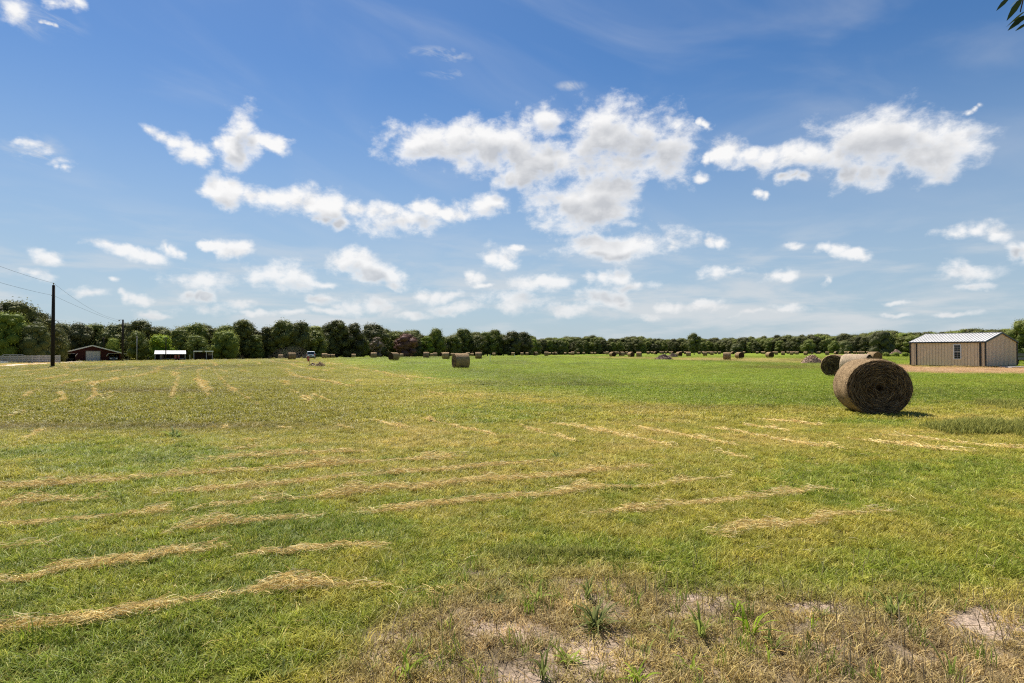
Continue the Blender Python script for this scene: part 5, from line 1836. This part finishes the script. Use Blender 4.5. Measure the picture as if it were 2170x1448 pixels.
def tall_grass():
    Vs, Qs, vs = [], [], []
    off = 0
    for (cx, cy, rx, ry, n, h) in ((2075, 912, 105, 13, 4200, .34), (2190, 915, 60, 16, 2200, .40), (1985, 907, 40, 5, 500, .22), (2120, 858, 70, 5, 1400, .28), (2078, 856, 14, 3, 320, .26), (2170, 866, 60, 4, 700, .22), (1100, 1178, 70, 14, 900, .11), (1215, 1178, 80, 10, 900, .10)):
        a = rng.uniform(0, 6.283, n); r = np.sqrt(rng.uniform(0, 1, n))
        g = np.array([ground(cx + rx * q * math.cos(t), cy + ry * q * math.sin(t)) for q, t in zip(r, a)])
        dirn = rng.uniform(0, 6.283, n)
        d = np.stack([np.cos(dirn), np.sin(dirn), np.zeros(n)], -1)
        H = h * rng.uniform(.45, 1.15, n) * (1.1 - .6 * r ** 2)
        L = H * np.abs(rng.normal(.45, .3, n))
        t = np.array([0, .4, .75, 1.0])
        P = g[:, None] + d[:, None] * (L[:, None] * t ** 1.8)[..., None] + np.array([0, 0, 1.0]) * (H[:, None] * (t - .25 * t ** 3))[..., None]
        W = np.array([1, .9, .6, .08])[None] * rng.uniform(.006, .014, n)[:, None] * (1 if cy < 1000 else .6)
        S = np.stack([-np.sin(dirn), np.cos(dirn), np.zeros(n)], -1)
        V, Q = ribbons(P, W, S)
        Vs.append(V); Qs.append(Q + off); off += len(V)
        vs.append(np.repeat(rng.uniform(0, 1, n), 8))
    me = mkmesh("tall_grass", np.concatenate(Vs), np.concatenate(Qs), mats=[M_tall], attrs={'v': ('FLOAT', 'POINT', np.concatenate(vs))})
    tag(link("tall_grass", me), "unmown tufts of longer dark green grass standing in the cut field", "tall grass", kind='stuff')
    # dry stalks over the worn ground near the camera
    n = 1700
    px = rng.uniform(780, 2260, n); py = 1180 + 330 * rng.uniform(0, 1, n) ** .8
    X = []
    g = np.array([ground(a, b) for a, b in zip(px, py)])
    dirn = rng.uniform(0, 6.283, n)
    d = np.stack([np.cos(dirn), np.sin(dirn), np.zeros(n)], -1)
    H = rng.uniform(.05, .17, n) * np.where(vnoise(g[:, 0] * 2, g[:, 1] * 2, 77) > .5, 1, .5); L = H * np.abs(rng.normal(.5, .5, n))
    t = np.array([0, .5, 1.0])
    P = g[:, None] + d[:, None] * (L[:, None] * t ** 1.5)[..., None] + np.array([0, 0, 1.0]) * (H[:, None] * t)[..., None]
    V, Q = ribbons(P, np.array([1, .8, .3])[None] * rng.uniform(.003, .007, n)[:, None], np.stack([-np.sin(dirn), np.cos(dirn), np.zeros(n)], -1))
    me = mkmesh("dry_stubble", V, Q, mats=[M_stub], attrs={'v': ('FLOAT', 'POINT', np.repeat(rng.uniform(0, 1, n), 6))})
    tag(link("dry_stubble", me), "short brown dead stalks standing on the worn ground in front", "stubble", kind='stuff')


tall_grass()


def weed_mesh(seed, n, ln, wid, up=.55):
    r0 = np.random.default_rng(seed)
    a = r0.uniform(0, 6.283, n)
    d = np.stack([np.cos(a), np.sin(a), np.zeros(n)], -1)
    L = ln * r0.uniform(.55, 1.15, n)
    steep = r0.uniform(up * .6, up * 1.5, n)
    t = np.linspace(0, 1, 6)
    P = d[:, None] * (L[:, None] * (t * .55 + .45 * t ** 2) * (1 - steep[:, None] * .5))[..., None]
    P = P + np.array([0, 0, 1.0]) * (L[:, None] * steep[:, None] * (1.5 * t - 1.05 * t ** 2.4 * r0.uniform(.4, 1.25, n)[:, None]))[..., None]
    P += np.stack([r0.normal(0, .015, n), r0.normal(0, .015, n), np.zeros(n)], -1)[:, None]
    P[:, :, 2] = np.maximum(P[:, :, 2], .004)
    W = np.array([.45, .85, 1, .85, .5, .05])[None] * (wid * r0.uniform(.7, 1.2, n))[:, None]
    side = np.stack([-np.sin(a), np.cos(a), r0.normal(0, .35, n)], -1)
    V, Q = ribbons(P, W, side / np.linalg.norm(side, axis=1)[:, None])
    return mkmesh("leaves", V, Q, mats=[M_weed], attrs={'v': ('FLOAT', 'POINT', np.repeat(r0.uniform(0, 1, n), 12))}, smooth_=True)


def weeds():
    kinds = [weed_mesh(1, 46, .20, .010), weed_mesh(2, 18, .24, .013, .7), weed_mesh(3, 11, .20, .011, .75), weed_mesh(4, 22, .15, .014, .4), weed_mesh(5, 7, .20, .010, .9)]
    L = [  # x, y of the base in the photograph, kind, size, label
        (1265, 1335, 0, 1.25, "largest bright green weed clump, in the middle of the worn ground"), (1205, 1405, 3, .9, "low green weed below the largest clump, near the bottom edge"),
        (1485, 1352, 1, .9, "upright broad leaved weed on the pale bare patch"), (1420, 1365, 2, 1.0, "thin weed stem left of the broad leaved one on the pale patch"),
        (1590, 1350, 1, 1.0, "arching green weed right of the pale bare patch"), (1890, 1308, 1, 1.0, "dark broad leaved weed alone in the dry grass, right of the pale patches"),
        (1055, 1278, 3, .8, "dark small leaved weed at the edge of the bare soil"), (1140, 1280, 2, 1.2, "tall thin weed pair beside the small leaved weed"),
        (865, 1440, 2, 1.1, "upright green weed cut by the bottom edge, left of the worn ground"), (600, 1446, 2, .9, "green blade cluster at the bottom edge under the hay rows"),
        (1015, 1445, 4, .9, "single green blades at the bottom edge, left of the worn patch"), (1365, 1395, 4, .8, "short green blades below the pale bare patch"),
        (1350, 1442, 3, .9, "low weed at the bottom edge, right of the middle"), (1625, 1410, 4, .9, "thin green blades in dead grass near the bottom edge"),
        (1505, 1210, 4, .9, "yellow green arching blades behind the largest clump"), (1245, 1270, 1, .8, "arching long bladed weed just behind the largest clump"), (1100, 1365, 4, .7, "small green sprig on the bare soil left of the largest clump"),
        (2130, 1160, 4, .9, "green leaf sprig in the mown grass near the far right of the lawn"), (1184, 972, 3, 1.6, "dark green rosette weed alone in the pale mown grass"), (374, 928, 3, 2.4, "sprawling grey green weed in the brown streaked grass"),
        (376, 852, 2, 1.6, "small dark weed tuft at the end of a hay streak"), (150, 1292, 4, .6, "upright dark blade between the two nearest hay rows, left one"), (215, 1280, 4, .5, "upright dark blade between the two nearest hay rows, right one"),
        (255, 1070, 1, .8, "bright green tuft at the end of the second hay row"), (1560, 1305, 2, .8, "green sprig behind the arching weed"), (1720, 1335, 4, .8, "thin sprig in dry grass between pale patches"), (1745, 1305, 3, .7, "low green rosette by the second pale patch"), (1640, 1380, 1, .7, "leafy weed low in the dead grass right of the arching weed"), (2020, 1440, 4, .9, "thin blades at the bottom right of the worn ground"),
        (1150, 1440, 1, .8, "leafy weed at the bottom edge below the bare soil"), (1465, 1430, 2, .8, "upright weed at the bottom edge under the broad leaved weed"),
    ]
    for i, (x, y, k, s, lab) in enumerate(L):
        t = thing("weed_plant", lab, "weed", ground(x, y), random.uniform(0, 6.28), "weeds in the near grass")
        t.scale = (s, s, s)
        link("leaves", kinds[k], t)
    # weeds round the far heap by the shed
    wm = tree_meshes(51, 10, 16, .02, 22, 1500, .9, 'wide', M_lime)
    for px, lab in ((1898, "leafy green weed patch in front of the reddish heap"), (1918, "leafy green weed patch between reddish heap and tan shed"), (1878, "dark weed clump left of the reddish heap")):
        p = at(px, 172)
        t = thing("weed_bush", lab, "bush", p, random.uniform(0, 6)); t.scale = (.15, .15, .12)
        link("crown", wm[0], t)


weeds()


# ------------------------------------------------------------------ tree at the right of the camera whose leaves hang into view
def pecan():
    T = Vector((6.4, 4.6, 0))
    T.z = float(terrain(T.x, T.y))
    t = thing("pecan_tree", "overhanging tree twigs with long pointed dark leaves in the top corner", "tree", T)
    m = MB()
    m.tube([(0, 0, -.2), (.05, 0, 1.5), (.0, .1, 3.2), (.1, .1, 5.0), (.0, .2, 7.0)], [.26, .22, .18, .13, .04], 14)
    limbs = []
    for (a, z, L, rise) in ((3.7, 4.2, 2.6, 1.2), (.5, 3.8, 3.0, 1.4), (5.0, 4.6, 2.4, 1.4), (1.4, 4.4, 2.6, 1.5), (4.3, 5.4, 1.8, 1.2)):
        e = (L * math.cos(a), L * math.sin(a), z + rise)
        md = (L * .5 * math.cos(a + .1), L * .5 * math.sin(a + .1), z + rise * .7)
        m.tube([(0, 0.06, z), md, e], [.09, .06, .015], 8)
        limbs.append((md, e))
    # the hanging twig that reaches into view
    tw = [Vector((3.22, 3.6, 4.10)), Vector((3.08, 3.56, 3.90)), Vector((3.03, 3.55, 3.72))]
    st = Vector((limbs[0][0]))
    m.tube([st, (tw[0] - T) + Vector((.5, .0, .6)), tw[0] - T, tw[1] - T, tw[2] - T], [.04, .02, .008, .005, .003], 6)
    tr = m.build("trunk", M_bark, t, smooth_=True)
    r0 = np.random.default_rng(4)
    C, D = [], []
    for md, e in limbs:
        for k in range(190):
            u = r0.uniform(.25, 1.1)
            base = np.array(md) * (1 - u) + np.array(e) * u + r0.normal(0, .42, 3)
            ab = base + np.array(T)
            if ab[0] < .93 * ab[1] + .25 and ab[2] < 1.7 + .62 * ab[1] + .4:
                continue
            for q in range(7):
                C.append(base + r0.normal(0, .07, 3)); D.append(r0.normal(0, 1, 3) + [0, 0, -.7])
    def leafpx(px, py, Y, qx, qy):
        a = np.array([(px - CX) * Y / F, Y, zpx(py, Y)]); b = np.array([(qx - CX) * Y / F, Y + .02, zpx(qy, Y)])
        C.append(a - np.array(T)); D.append((b - a) * 1.0)
    fixed0 = len(C)
    for a in ((2150, -14, 3.55, 2126, 9), (2176, -10, 3.55, 2148, 29), (2170, 2, 3.6, 2156, 14), (2182, 18, 3.5, 2147, 43), (2184, 26, 3.5, 2150, 51), (2186, 34, 3.5, 2155, 53), (2190, 24, 3.55, 2168, 40), (2186, 44, 3.5, 2166, 54), (2168, -8, 3.6, 2154, 4), (2172, 30, 3.56, 2158, 36)):
        leafpx(*a)
    C, D = np.array(C), np.array(D)
    n = len(C)
    ln = np.full(n, .11); ln[:fixed0] = r0.uniform(.07, .13, fixed0); ln[fixed0:] = np.linalg.norm(D[fixed0:], axis=1)
    D = D / np.linalg.norm(D, axis=1)[:, None]
    S = np.cross(D, r0.normal(0, 1, (n, 3)) + [0, 1.2, .4]); S /= np.linalg.norm(S, axis=1)[:, None]
    tt = np.array([0, .2, .5, .8, 1.0])
    P = C[:, None] + D[:, None] * (ln[:, None] * tt)[..., None] + np.array([0, 0, -1.0]) * (ln[:, None] * .12 * tt ** 2)[..., None]
    W = np.array([.15, .8, 1, .55, .03])[None] * (ln * .26)[:, None]
    V, Q = ribbons(P, W, S)
    me = mkmesh("foliage", V, Q, mats=[leafy("pecan_leaf", (0.020, 0.040, 0.010), (0.055, 0.085, 0.022), .2)], attrs={'v': ('FLOAT', 'POINT', np.repeat(r0.uniform(0, 1, n), 10))})
    link("crown", me, t)


pecan()


# ------------------------------------------------------------------ dust behind the car
def dust():
    c = at(617, 137)
    m = MB()
    import bmesh
    bm = bmesh.new()
    bmesh.ops.create_icosphere(bm, subdivisions=3, radius=1.0)
    for v in bm.verts:
        k = 1 + .35 * (float(fbm(v.co.x * 1.6 + 4, v.co.z * 2 + v.co.y, 3, 8)) - .5)
        v.co = Vector((v.co.x * 4.2 * k, v.co.y * 3.0 * k, max(v.co.z, -.35) * 2.3 * k))
    me = bpy.data.meshes.new("dust")
    bm.to_mesh(me); bm.free()
    mt = bpy.data.materials.new("dust_in_air")
    mt.use_nodes = True
    nt = mt.node_tree
    nt.nodes.clear()
    out = N(nt, 'ShaderNodeOutputMaterial')
    pv = N(nt, 'ShaderNodeVolumePrincipled')
    pv.inputs['Color'].default_value = (.82, .72, .6, 1)
    pv.inputs['Density'].default_value = .006
    nt.links.new(pv.outputs[0], out.inputs['Volume'])
    me.materials.append(mt)
    o = link("dust", me, None, (c[0], c[1], c[2] + .9))
    tag(o, "thin brown dust hanging in the air left of the white car", "dust", kind='stuff')


dust()
